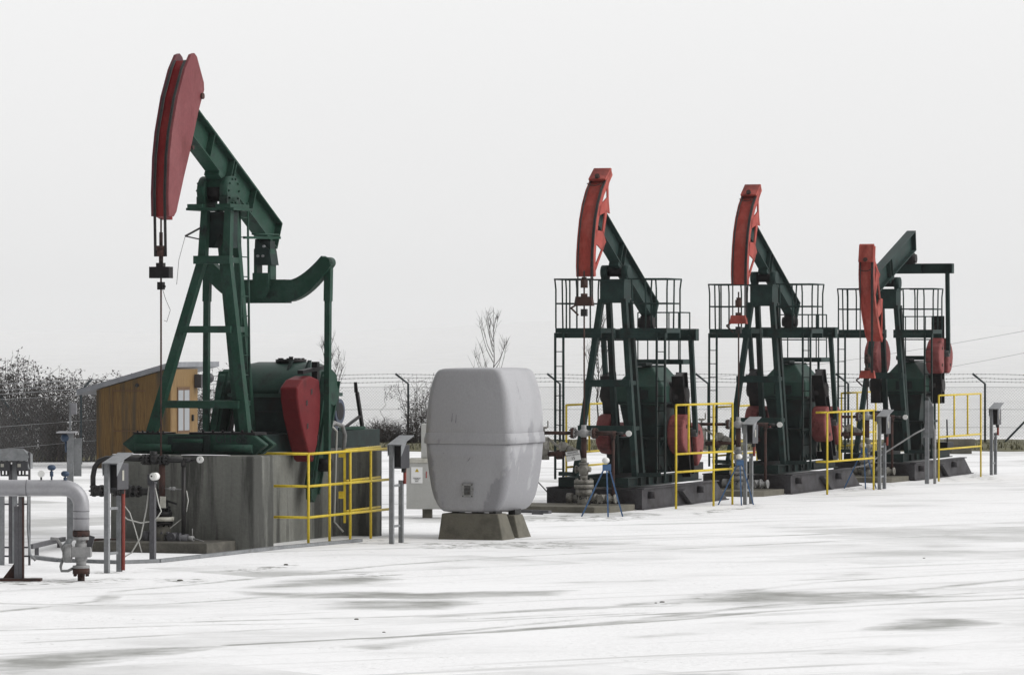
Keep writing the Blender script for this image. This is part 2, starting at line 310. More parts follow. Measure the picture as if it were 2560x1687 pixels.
# ---------------------------------------------------------------- ground, hills
def ground():
    ys = [-30, 0, 20, 30, 36] + [38 + .1 * i for i in range(360)] + [74 + .25 * i for i in range(80)] + [94, 100, 110, 118, 124, 128.5, 133, 140, 160, 200, 280, 400, 600, 900, 1300, 1800, 2500, 3300, 4200, 5200, 6500]
    xs = [-3000, -1500, -700, -300, -120, -60, -30, -16] + [-12 + .16 * i for i in range(176)] + [16.5, 20, 30, 60, 120, 300, 700, 1500, 3000]
    def z(x, y):
        if y <= 140: return 0
        if y < 2900: return -70 * min(1, (y - 140) / 2760) ** .85
        t = (y - 2900) / 3600
        return -70 + (88 + 14 * sin(x / 420 + .6) + 6 * sin(x / 150)) * min(1, t) ** .8
    b = MB(); n = len(xs)
    vs = [(x, y, z(x, y)) for y in ys for x in xs]
    b.add(vs, [(j * n + i, j * n + i + 1, (j + 1) * n + i + 1, (j + 1) * n + i) for j in range(len(ys) - 1) for i in range(n - 1)])
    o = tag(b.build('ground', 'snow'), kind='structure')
    # where the thin snow has been scraped or melted off: patches, wheel tracks, trodden dirt; plus painted contact shade
    import numpy as np
    P = np.array([(v[0], v[1]) for v in vs]); A = np.zeros(len(P)); D = np.zeros(len(P)); k = 1.0757
    def W(pts): return [tuple(gp(x * k, 1380 + y * k)[:2]) for x, y in pts]
    def segd(p, a, c):
        a, c = np.array(a), np.array(c); ab = c - a; t = np.clip(((p - a) @ ab) / (ab @ ab), 0, 1); return np.hypot(*(p - a - t[:, None] * ab).T)
    def poly(pts, soft):
        q = W(pts); ins = np.zeros(len(P), bool); dist = np.full(len(P), 1e9)
        for (x0, y0), (x1, y1) in zip(q, q[1:] + q[:1]):
            c_ = ((y0 > P[:, 1]) != (y1 > P[:, 1])); xx = (x1 - x0) * (P[:, 1] - y0) / ((y1 - y0) if y1 != y0 else 1e-9) + x0
            ins ^= c_ & (P[:, 0] < xx); dist = np.minimum(dist, segd(P, (x0, y0), (x1, y1)))
        sd_ = np.where(ins, dist, -dist); return np.clip((sd_ + soft * .35) / soft, 0, 1)
    for pts, st, soft in (
        ([(560, 84), (700, 60), (870, 54), (925, 62), (850, 74), (680, 84)], .62, .5),
        ([(520, 88), (640, 108), (860, 106), (1000, 110), (1290, 101), (1340, 88), (1180, 90), (960, 95), (900, 88), (700, 94)], .62, .35),
        ([(680, 132), (800, 112), (1090, 110), (1120, 120), (1040, 133), (800, 134)], .5, .5),
        ([(1470, 121), (1640, 95), (1750, 86), (2120, 92), (2270, 103), (2100, 113), (1800, 123)], .6, .9),
        ([(2000, 183), (2120, 150), (2270, 154), (2320, 165), (2200, 183)], .55, .4),
        ([(760, 218), (960, 200), (1110, 195), (1000, 211), (880, 225)], .5, .4),
        ([(-60, 250), (300, 218), (500, 219), (400, 236), (250, 256), (100, 290), (-60, 300)], .6, .5),
        ([(1160, 72), (1500, 62), (1590, 50), (1720, 47), (1500, 76)], .3, .8),
        ([(1430, 200), (1560, 180), (1700, 158), (2000, 156), (1800, 176), (1500, 202)], .3, .7),
        ([(980, 274), (1140, 265), (1070, 277)], .5, .3), ([(1850, 236), (2100, 215), (2310, 221), (2080, 240)], .25, .5),
        ([(1520, 284), (1740, 278), (1760, 292), (1500, 292)], .5, .3), ([(1840, 66), (1960, 45), (2070, 44), (1990, 61)], .32, .5),
        ([(1700, -62), (1960, -66), (2100, -50), (1800, -44)], .3, 1.2), ([(1040, -22), (1400, -30), (1560, -16), (1100, -10)], .35, .8),
        ([(0, -26), (600, -22), (700, -10), (250, -8)], .25, .7)):
        A = np.maximum(A, min(.85, st * 1.3) * poly(pts, soft * 1.5))
    for pts, wd, st in (
        ([(540, 215), (950, 195), (1150, 185), (1340, 172), (1570, 157), (1750, 141)], .10, .6), ([(1090, 188), (1660, 145), (2000, 124), (2400, 105)], .12, .4),
        ([(-20, 118), (300, 125), (550, 110), (700, 95)], .12, .45), ([(-20, 140), (240, 112), (275, 90), (480, 72), (900, 30), (1200, 10), (1700, -14), (2400, -50)], .10, .45),
        ([(850, 205), (1400, 150), (1640, 138), (2400, 85)], .10, .35), ([(1340, 172), (1900, 110), (2400, 60)], .14, .35), ([(300, 165), (900, 150), (1400, 130), (1900, 70), (2400, 40)], .12, .35),
        ([(60, 210), (700, 175), (1400, 140)], .1, .3), ([(-20, 182), (500, 168), (1100, 160), (1500, 140)], .09, .3), ([(1000, 150), (1350, 128), (1800, 120), (2400, 96)], .2, .3), ([(600, 0), (1300, -20), (2400, -60)], .12, .3)):
        q = W(pts); d_ = np.full(len(P), 1e9)
        for a_, c_ in zip(q, q[1:]): d_ = np.minimum(d_, segd(P, a_, c_))
        A = np.maximum(A, min(.9, st * 1.35) * np.clip(1.3 - d_ / (wd * 1.1), 0, 1))
    for pts, soft in (([(505, 44), (560, 34), (660, 30), (700, 24), (690, 34), (600, 52)], .3), ([(340, 60), (490, 60), (480, 72), (380, 71)], .25), ([(-60, 62), (330, 60), (260, 74), (-60, 78)], .3), ([(790, 55), (860, 46), (950, 52), (860, 60)], .3),
        ([(960, -22), (1340, -26), (1380, -8), (980, -8)], .3), ([(1180, -84), (1480, -92), (1560, -88), (1440, -72), (1180, -70)], .3), ([(1600, -92), (1760, -112), (1780, -104), (1620, -84)], .3), ([(1950, -150), (2200, -178), (2220, -168), (1960, -138)], .3), ([(1500, 125), (1560, 116), (1640, 94), (1680, 98), (1560, 126)], .2), ([(2060, 88), (2140, 88), (2130, 96)], .2)):
        D = np.maximum(D, poly(pts, soft))
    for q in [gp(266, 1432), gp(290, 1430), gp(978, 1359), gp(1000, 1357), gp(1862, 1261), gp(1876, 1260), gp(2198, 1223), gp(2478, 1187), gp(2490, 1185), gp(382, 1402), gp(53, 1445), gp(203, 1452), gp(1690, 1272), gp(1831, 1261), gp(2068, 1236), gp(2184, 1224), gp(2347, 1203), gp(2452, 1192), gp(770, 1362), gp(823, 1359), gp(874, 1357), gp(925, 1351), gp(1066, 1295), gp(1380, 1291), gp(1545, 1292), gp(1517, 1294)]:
        dd = np.hypot((P[:, 0] - q[0]) * .7, P[:, 1] - q[1]); D = np.maximum(D, np.clip(1.5 - dd / .22, 0, 1))  # contact shade painted round the feet of posts, along with dirt and melt
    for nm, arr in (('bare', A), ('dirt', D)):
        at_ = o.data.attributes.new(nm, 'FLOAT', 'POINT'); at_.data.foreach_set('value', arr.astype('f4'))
ground()
def verge():
    # rough grass strip along the back fence, with tufts
    b = MB(); xs = [-22 + .5 * i for i in range(96)]
    r0, r1, r2 = [], [], []
    for x in xs:
        y0 = 122.5 + R.uniform(-.5, .5) if x > -8.5 else 112 + R.uniform(-.5, .5)
        r0.append((x, y0, .004)); r1.append((x, y0 + 1.6, .10 + R.uniform(0, .06))); r2.append((x, y0 + 8, .16))
    n = len(xs)
    for a, c in ((r0, r1), (r1, r2)):
        b.add(a + c, [(i, i + 1, n + i + 1, n + i) for i in range(n - 1)])
    tag(b.build('verge', 'grass'), kind='structure')
    t = MB()
    for i in range(9000):
        x = R.uniform(-22, 25); y = R.uniform(122.3, 129) if x > -8.5 else R.uniform(111.6, 119)
        h = R.uniform(.05, .16); a = R.uniform(0, 6.28); dx, dy = cos(a) * .035, sin(a) * .035
        t.add([(x - dx, y - dy, .05), (x + dx, y + dy, .05), (x + R.uniform(-.05, .05), y, .08 + h)], [(0, 1, 2)])
    tag(t.build('grass', 'grass'), 'dry winter grass tufts on the strip along the wire fence', 'grass', kind='stuff')
verge()

# ---------------------------------------------------------------- big pump jack on the concrete plinth
def horsehead_poly(front, back): return front + back
def big_pump():
    O = Vector((-5.50, 65.39, 0)); T = 1.485
    # plinth: recessed along the near side so that the crank can swing
    p = thing('concrete_plinth', O, 'tall stained concrete plinth carrying the largest pump jack', 'plinth', AZ)
    b = F(); b.prism([(.5, -1.14), (.5, 1.35), (1.32, 1.35), (1.32, .72), (5.62, .72), (5.62, 1.38), (5.87, 1.38), (5.87, .45), (7.6, .45), (7.6, -1.14)], 'z', -.1, T)
    b.build('body', 'conc', p, .03)
    b = F(); b.prism([(.505, -1.1), (.505, -.62), (.72, -.5), (.8, -1.1)], 'z', T + .003, T + .012); b.prism([(.505, .1), (.505, .95), (.66, .8), (.68, .2)], 'z', T + .003, T + .012); b.build('snow_cover', 'snow', p)
    r = thing('pump_jack', O, 'large green pump jack with a solid red horsehead standing on the concrete plinth', 'pump jack', AZ)
    # base frame with six-sided ends
    z0, z1 = T + .01, T + .31; zm = T + .16
    for l0 in (1.05, 1.38):
        b = F(); hx = [(-1.18, zm), (-.98, z1), (1.08, z1), (1.29, zm), (1.08, z0), (-.98, z0)]
        b.loft([[(l0, q[0], q[1]) for q in hx], [(l0 + .03, q[0], q[1]) for q in hx]], False)
        for (a, c) in zip(hx, hx[1:] + hx[:1]):
            b.bar((l0 + .09, a[0], a[1]), (l0 + .09, c[0], c[1]), .14, .02, (0, -.2, 1))
        b.build('base_frame', 'green', r)
        b = F()
        for (wa, wb, zz, rr) in ((-.95, -.30, T + .10, .07), (-.28, .25, T + .22, .05), (.45, 1.1, T + .10, .07)):
            b.cyl((l0 - .012, wa, zz), (l0 - .012, wb, zz), rr, 12)
        b.build('base_tube', 'green', r)
    b = F(); b.box((1.0, .26, z0 + .02), (1.06, .36, z1)); b.box((1.0, -.36, z0 + .05), (1.04, .24, z1 - .02))
    b.box((2.15, -1.0, T), (7.5, -.66, T + .28)); b.box((2.15, .36, T), (7.5, .68, T + .28)); b.box((2.15, -.65, T + .03), (6.6, .35, T + .30))
    b.build('skid', 'dgreen', r)
    b = F(); b.box((1.07, -1.0, z1 + .003), (1.5, -.45, z1 + .035)); b.box((1.07, -.02, z1 + .003), (1.55, 1.12, z1 + .045))
    for k in range(6):
        b.cyl((1.12, .2 + .17 * k, z1 + .045), (1.12, .2 + .17 * k, z1 + .085), .022, 6)
        b.cyl((1.12, -.95 + .09 * k, z1 + .035), (1.12, -.95 + .09 * k, z1 + .065), .016, 6)
    b.build('foot_plate', 'shade', r)
    text('GH-65', .2, 'stencil', r, (1.043, -.72, T + .25), (pi / 2, 0, -pi / 2), 'lettering')
    # samson post
    top = 5.40
    for sgn in (-1, 1):
        b = F(); kw = sgn * .215 + .085; b.bar((1.28, sgn * .83 + .05, z1), (1.85, kw, 4.62), .145, .16, (1, 0, 0), a1=.13, b1=.14); b.bar((1.85, kw, 4.60), (1.95, sgn * .208 + .078, top), .13, .14, (1, 0, 0), a1=.11, b1=.13); b.build('samson_leg', 'green', r)
        b = F(); b.bar((3.15, sgn * .10 + .05, z1), (2.3, sgn * .135 + .085, top), .11, .15, (1, 0, 0), a1=.10, b1=.13); b.build('samson_leg', 'green', r)
    def legx(sg, z):
        k = min(1, (z - z1) / (4.62 - z1)); return 1.28 + .57 * k, sg * (.83 - .615 * k) + .05 + .035 * k
    def rlegx(sg, z):
        k = (z - z1) / (top - z1); return 3.15 - .85 * k, sg * (.10 + .035 * k) + .05 + .035 * k
    for z, h in ((2.26 + .02, .12), (3.48, .11), (4.60, .13)):
        (la, wa), (lb, wb) = legx(-1, z), legx(1, z); ext = .10 if z > 4.5 else -.02
        b = F(); b.bar((la - .1, wa - ext, z), (lb - .1, wb + ext, z), .10, h); b.build('cross_brace', 'green', r)
        (lc, wc), (ld, wd) = rlegx(-1, z), rlegx(1, z)
        b = F(); b.bar((lb, wb, z), (ld, wd, z), .07, .09); b.bar((la, wa, z), (lc, wc, z), .07, .09); b.build('cross_brace', 'green', r)
    b = F(); b.box((1.78, -.40, top), (2.55, .44, top + .04)); b.box((1.74, -.36, top + .04), (2.5, -.10, top + .10)); b.box((1.74, .14, top + .04), (2.5, .40, top + .10))
    b.build('top_plate', 'green', r)
    b = F(); b.prism([(-.12, 5.38), (.28, 5.38), (.28, 4.80), (.22, 4.80), (.10, 5.02), (-.03, 4.80), (-.13, 4.80)], 'l', 2.02, 2.30); b.build('gusset_plate', 'dgreen', r)
    # saddle bearing
    pv = (2.14, 5.72)
    b = F(); b.cyl((pv[0], -.15, pv[1]), (pv[0], .15, pv[1]), .17, 20); b.build('bearing_shaft', 'shade', r)
    for sgn in (-1, 1):
        b = F(); c0 = sgn * .20 + .01; b.cyl((pv[0], c0 - .07, pv[1] - .01), (pv[0], c0 + .07, pv[1] - .01), .25, 22); b.box((pv[0] - .26, c0 - .07, top + .09), (pv[0] + .26, c0 + .07, pv[1] - .1))
        for k in range(10):
            a = 2 * pi * k / 10; q = (pv[0] + .2 * cos(a), c0 + sgn * .07, pv[1] + .2 * sin(a)); b.cyl(q, (q[0], c0 + sgn * .10, q[2]), .018, 6)
        b.build('bearing_block', 'green', r)
    # walking beam
    th = radians(-27.0); d = Vector((cos(th), 0, sin(th))); u = Vector((-sin(th), 0, cos(th)))
    def bl(x, w_, z): return Vector((pv[0], 0, pv[1] - .02)) + d * x + Vector((0, w_, 0)) + u * z
    H0, H1 = .20, .69
    def plate(b, x0, x1, a, c, wa, wb, tx=0):
        b.loft([[bl(x0, wa, a), bl(x1, wa, a), bl(x1 + tx, wa, c), bl(x0, wa, c)], [bl(x0, wb, a), bl(x1, wb, a), bl(x1 + tx, wb, c), bl(x0, wb, c)]], False)
    b = F()
    plate(b, -1.75, 2.32, H0, H0 + .025, -.125, .125); plate(b, -1.75, 2.30, H1 - .025, H1, -.125, .125); plate(b, -1.75, 2.30, H0 + .026, H1 - .026, -.012, .012)
    plate(b, -1.1, 1.3, H1 + .002, H1 + .025, -.11, .11)
    for x in (-.75, .12, .22, 1.12):
        plate(b, x, x + .018, H0 + .026, H1 - .026, -.12, -.014); plate(b, x, x + .018, H0 + .026, H1 - .026, .014, .12)
    plate(b, 2.30, 2.325, H0 + .026, H1 - .002, -.124, .124)
    plate(b, -.35, .35, H0 - .07, H0 - .002, -.13, .13); plate(b, -.18, .18, 0.0, H0 - .072, -.12, .12)
    b.build('walking_beam', 'green', r)
    # horsehead : traced side profile, two cheek plates with a curved front between them
    near = [(-.07, 5.25), (-.085, 5.61), (-.04, 6.18), (.05, 6.58), (.27, 7.14), (.55, 7.60), (.78, 7.84), (.90, 7.87), (1.00, 7.82), (1.27, 7.42), (1.28, 7.30), (1.07, 6.97), (.73, 6.29), (.51, 5.90), (.22, 5.33), (.12, 5.25)]
    for sgn in (-1, 1):
        b = F(); a, c = (.10, .155) if sgn > 0 else (-.155, -.10); b.prism([(q[0] - .01, q[1]) for q in near], 'w', a, c)
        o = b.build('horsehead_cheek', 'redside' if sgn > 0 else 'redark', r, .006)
    fr = near[:6] + [(.68, 7.74)]; b = F()
    pts = [(q[0] + .03, q[1]) for q in fr] + [(q[0] + .25, q[1] - .05) for q in reversed(fr)]
    b.prism(pts, 'w', -.098, .098); b.prism([(.05, 5.7), (.3, 5.7), (.95, 7.1), (1.0, 7.3), (.9, 7.4)], 'w', -.097, .097)
    b.build('horsehead_face', 'red', r)
    b = F(); b.cyl((1.16, .156, 7.20), (1.16, .19, 7.20), .05, 12); b.cyl((.79, .156, 6.36), (.79, .185, 6.36), .035, 12); b.build('pin', 'rust', r)
    # bridle and carrier bar
    for sgn in (-1, 1):
        for dw in (-.012, .012):
            b = F(); w_ = sgn * .088 + dw
            b.tube([(q[0] - .012, w_, q[1]) for q in reversed(fr)] + [(-.06, w_, 4.62)], .013, 6); b.build('bridle_cable', 'steel', r)
    b = F(); b.box((-.12, -.17, 4.28), (.04, .17, 4.46)); b.box((-.10, -.06, 4.46), (.0, .06, 4.52)); b.build('carrier_bar', 'shade', r)
    b = F(); b.cyl((-.04, 0, 4.52), (-.04, 0, 4.62), .035, 10); b.cyl((-.04, 0, 4.62), (-.04, 0, 4.74), .068, 10); b.cyl((-.04, 0, 4.74), (-.04, 0, 4.79), .08, 10); b.cyl((-.04, 0, 4.79), (-.04, 0, 5.0), .03, 8)
    b.build('rod_clamp', 'rust', r)
    b = F(); b.box((-.09, -.045, 4.10), (.01, .045, 4.22)); b.ball((-.04, .05, 4.15), .03, 6); b.build('rod_clamp', 'shade', r)
    b = F(); b.cyl((-.04, 0, 1.45), (-.04, 0, 5.22), .0155, 8); b.build('polished_rod', 'rust', r)
    b = F(); b.tube([(-.04, .03, 4.1), (0, .06, 3.95), (.2, .05, 3.78), (.5, -.15, 3.6), (.9, -.38, 3.62)], .004, 5)
    b.build('safety_cable', 'steel', r); b = F()
    b.tube([(1.6, -.33, 4.98), (1.55, -.42, 4.6), (1.55, -.46, 4.2)], .004, 5); b.bar((1.85, -.17, 5.12), (1.6, -.33, 4.98), .02, .03); b.bar((1.6, -.33, 4.98), (1.85, -.17, 4.93), .02, .02)
    b.build('safety_cable', 'steel', r)
    # tail bearing, equaliser, pitmans
    eq = (4.02, 4.28)
    b = F(); b.box((3.93, -.10, 4.62), (4.13, .15, 4.95)); b.prism([(-.10, 4.98), (.16, 4.80), (.2, 4.55), (-.12, 4.55)], 'l', 3.88, 4.18)
    for q in ((-.04, 4.70), (.04, 4.70), (.06, 4.84)): pass
    b.build('tail_bearing', 'dgreen', r)
    for q in ((-.04, 4.70), (.05, 4.70), (.07, 4.86)): b = F(); b.cyl((3.88, q[0], q[1]), (3.84, q[0], q[1]), .022, 8); b.build('bolt', 'galv', r)
    b = F()
    for w0 in (-.13, .12): b.prism([(3.90, 4.82), (4.14, 4.82), (4.14, 4.22), (4.02, 4.12), (3.90, 4.22)], 'w', w0, w0 + .05)
    b.prism([(-.12, 4.42), (.17, 4.42), (.17, 4.12), (.10, 4.0), (-.05, 4.0), (-.12, 4.12)], 'l', 3.82, 3.86)
    b.build('hanger', 'green', r)
    def eqz(x):
        ax = abs(x); return 0 if ax < .42 else .48 * ((ax - .42) / .68) ** 1.7
    for l0, l1 in ((3.92, 4.12),):
        up_, lo_ = [], []
        for i in range(31):
            x = -1.08 + 2.20 * i / 30; dx = .01; sl = (eqz(abs(x) + dx) - eqz(abs(x) - dx)) / (2 * dx) * (1 if x > 0 else -1); nn_ = math.hypot(1, sl)
            hgt = .178 - .062 * max(0, abs(x) - .45) / .65; nx, nz = -sl / nn_, 1 / nn_
            up_.append((x + .04 + nx * hgt, eqz(x) + 4.12 + nz * hgt)); lo_.append((x + .04 - nx * hgt, eqz(x) + 4.12 - nz * hgt))
        b = F()
        rings = [[(l0, *a), (l0, *c), (l1, *c), (l1, *a)] for a, c in zip(up_, lo_)]
        b.loft(rings, False)
        b.box((l0 - .02, -.4, 4.12 - .20), (l1 + .02, .45, 4.12 - .171)); b.box((l0 - .02, -.4, 4.12 + .171), (l1 + .02, .45, 4.12 + .19))
        for sg in (-1, 1): b.cyl((l0 - .02, sg * 1.10 + .04, 4.585), (l1 + .05, sg * 1.10 + .04, 4.585), .092, 16)
        b.build('equaliser', 'green', r)
    sh = (4.5, 2.42); dk = Vector((-.40, 0, -.9165)); pin = (sh[0] + dk.x * 1.28, sh[1] + dk.z * 1.28)
    for sg, wc in ((1, 1.12), (-1, -1.07)):
        b = F(); b.bar((4.06, wc + .03, 4.64), (4.03, wc + .03, 3.95), .115, .12, (1, 0, 0)); b.bar((4.03, wc + .03, 3.95), (pin[0], wc + .03, pin[1]), .092, .10, (1, 0, 0))
        b.build('pitman_arm', 'green', r)
        b = F(); b.cyl((pin[0], wc - .10, pin[1]), (pin[0], wc + .09, pin[1]), .11, 16); b.cyl((pin[0], wc + .09, pin[1]), (pin[0], wc + .11, pin[1]), .07, 12); b.build('crank_pin', 'shade', r)
        b = F(); wk = wc - .16 * sg
        pr = Vector((dk.z, 0, -dk.x)) # perpendicular in the crank's plane
        def cp(t, s_): return (sh[0] + dk.x * t + pr.x * s_, sh[1] + dk.z * t + pr.z * s_)
        poly = [cp(-.38, -.10), cp(-.38, .12), cp(-.2, .26), cp(.3, .26), cp(1.3, .19), cp(1.75, .16), cp(1.92, .08), cp(1.92, -.06), cp(1.75, -.14), cp(1.3, -.17), cp(.3, -.24), cp(-.2, -.24)]
        b.prism(poly, 'w', wk - .05, wk + .05)
        for s0 in (-.22, .19): b.prism([cp(-.3, s0), cp(-.3, s0 + .03), cp(1.75, s0 * .6 + .03), cp(1.75, s0 * .6)], 'w', wk - .09, wk + .09)
        b.cyl((sh[0], wk - .1, sh[1]), (sh[0], wk + .1, sh[1]), .2, 18)
        b.build('crank', 'green', r)
        # the wedge-shaped counterweight clamped to the leading edge
        if sg > 0:
            b = F(); w0, w1 = wk - .17, wk + .14
            pl = [cp(-.18, -.30)]
            poly = [(2.62, 2.53), (2.85, 2.66), (3.20, 2.72), (3.55, 2.66), (3.62, 2.4), (3.60, 2.0), (3.48, 1.6), (3.30, 1.30), (3.20, 1.34), (3.0, 1.62), (2.75, 2.05), (2.64, 2.35)]; poly = [(q[0] + .22, q[1]) for q in poly]
            b.prism(poly, 'w', w0, w1)
            o = b.build('counterweight', 'redcw', r, .03)
            for q in ((3.22, 2.46), (3.02, 2.28), (3.05, 1.90), (3.5, 1.7), (3.27, 1.42)):
                q = (q[0] + .22, q[1]); b = F(); b.prism([(q[0] - .03, q[1] - .05), (q[0] + .03, q[1] - .03), (q[0] + .03, q[1] + .05), (q[0] - .03, q[1] + .04)], 'w', w1 + .001, w1 + .006); b.build('bolt_slot', 'black', r)
            b = F(); b.bar((3.3, wk, 2.78), (4.3, wk, 2.86), .1, .06); b.box((3.9, wk - .05, 2.6), (4.0, wk + .05, 2.95)); b.build('clamp', 'shade', r)
        else:
            b = F(); b.bar((cp(-.3, -.33)[0], wk, cp(-.3, -.33)[1]), (cp(1.2, -.28)[0], wk, cp(1.2, -.28)[1]), .16, .14); b.build('clamp', 'shade', r)
    # gear reducer: round-topped housing
    b = F(); prof = []
    for i in range(15):
        a = pi * i / 14; prof.append((4.75 + .72 * cos(a), 2.42 + .52 * sin(a)))
    wv = [-.62, -.58, -.50, -.40, .55, .66, .74, .78]; k = [.80, .9, .965, 1, 1, .965, .9, .80]
    rings = []
    for wq, kk in zip(wv, k):
        rings.append([(4.75 + (q[0] - 4.75) * (.7 + .3 * kk), wq, 2.42 + (q[1] - 2.42) * kk) for q in prof])
    b.loft(rings, True); b.build('gearbox_cover', 'green_light', r)
    b = F(); b.box((3.98, -.64, 2.36), (5.52, .80, 2.42)); b.build('gearbox_flange', 'green_light', r)
    b = F(); b.box((4.05, -.60, 2.12), (5.45, .76, 2.358)); b.box((4.0, -.5, T + .28), (5.4, .7, 2.12)); b.build('gearbox_body', 'dgreen', r)
    b = F()
    for wq in (.30, .62):
        b.prism([(3.92, 2.42), (4.12, 2.42), (4.5, 2.97), (4.42, 2.97)], 'w', wq, wq + .04)
    b.build('gearbox_rib', 'dgreen', r)
    b = F(); b.cyl((4.75, .18, 2.93), (4.75, .18, 2.985), .26, 16); b.cyl((4.75, .18, 2.985), (4.75, .18, 3.03), .04, 8)
    for j in range(6): b.cyl((4.75 + .2 * cos(j), .18 + .2 * sin(j), 2.985), (4.75 + .2 * cos(j), .18 + .2 * sin(j), 3.005), .03, 6)
    b.build('filler_cap', 'shade', r)
    # motor and brake at the tail
    b = F(); b.cyl((5.6, .05, 2.1), (5.6, .62, 2.1), .19, 18); b.cyl((5.6, .62, 2.1), (5.6, .72, 2.1), .215, 18); b.box((5.45, .1, 1.78), (5.8, .6, 1.92)); b.build('motor', 'motor', r)
    b = F(); b.cyl((5.6, .721, 2.1), (5.6, .725, 2.1), .15, 16); b.build('fan_cover', 'shade', r)
    b = F(); b.prism([(6.5, 1.50), (7.45, 1.50), (7.55, 1.66), (7.42, 1.77), (6.5, 1.77)], 'w', -.2, .60); b.box((5.9, .35, 1.775), (7.1, .58, 1.82)); b.build('motor_rail', 'green', r)
    b = F(); b.bar((7.15, .50, 1.77), (6.9, .50, 2.40), .05, .07); b.bar((6.9, .50, 2.40), (6.85, .50, 2.58), .03, .03); b.bar((6.9, .47, 2.40), (6.92, .45, 2.58), .03, .03); b.bar((7.05, .5, 2.0), (6.3, .5, 1.80), .04, .04); b.build('brake_lever', 'shade', r)
    b = F(); b.tube([(4.9, .8, 1.84), (5.1, .82, 1.92), (5.4, .84, 1.86), (5.5, .85, 1.7), (5.45, .84, 1.4)], .035, 10); b.build('flexible_conduit', 'valve', r)
    b = F(); b.tube([(4.9, .78, 1.80), (5.0, .82, 1.86), (5.2, .82, 1.78), (5.24, .80, 1.6), (5.24, .76, .25), (5.3, .9, .08)], .018, 8); b.build('flexible_conduit', 'cable', r)
    # access ladder up the samson post
    b = F()
    for lq in (2.48, 2.80): b.cyl((lq + .1, .24, T + .3), (lq, .24, 5.55), .020, 8)
    for j in range(11): b.cyl((2.5, .24, 2.1 + .32 * j), (2.82, .24, 2.1 + .32 * j), .010, 6)
    b.tube([(2.6, .4, 5.03), (2.75, .58, 5.03), (3.15, .64, 5.03)], .016, 6); b.bar((2.4, .35, 4.97), (3.15, .66, 4.98), .05, .04)
    b.build('ladder', 'green', r)
big_pump()

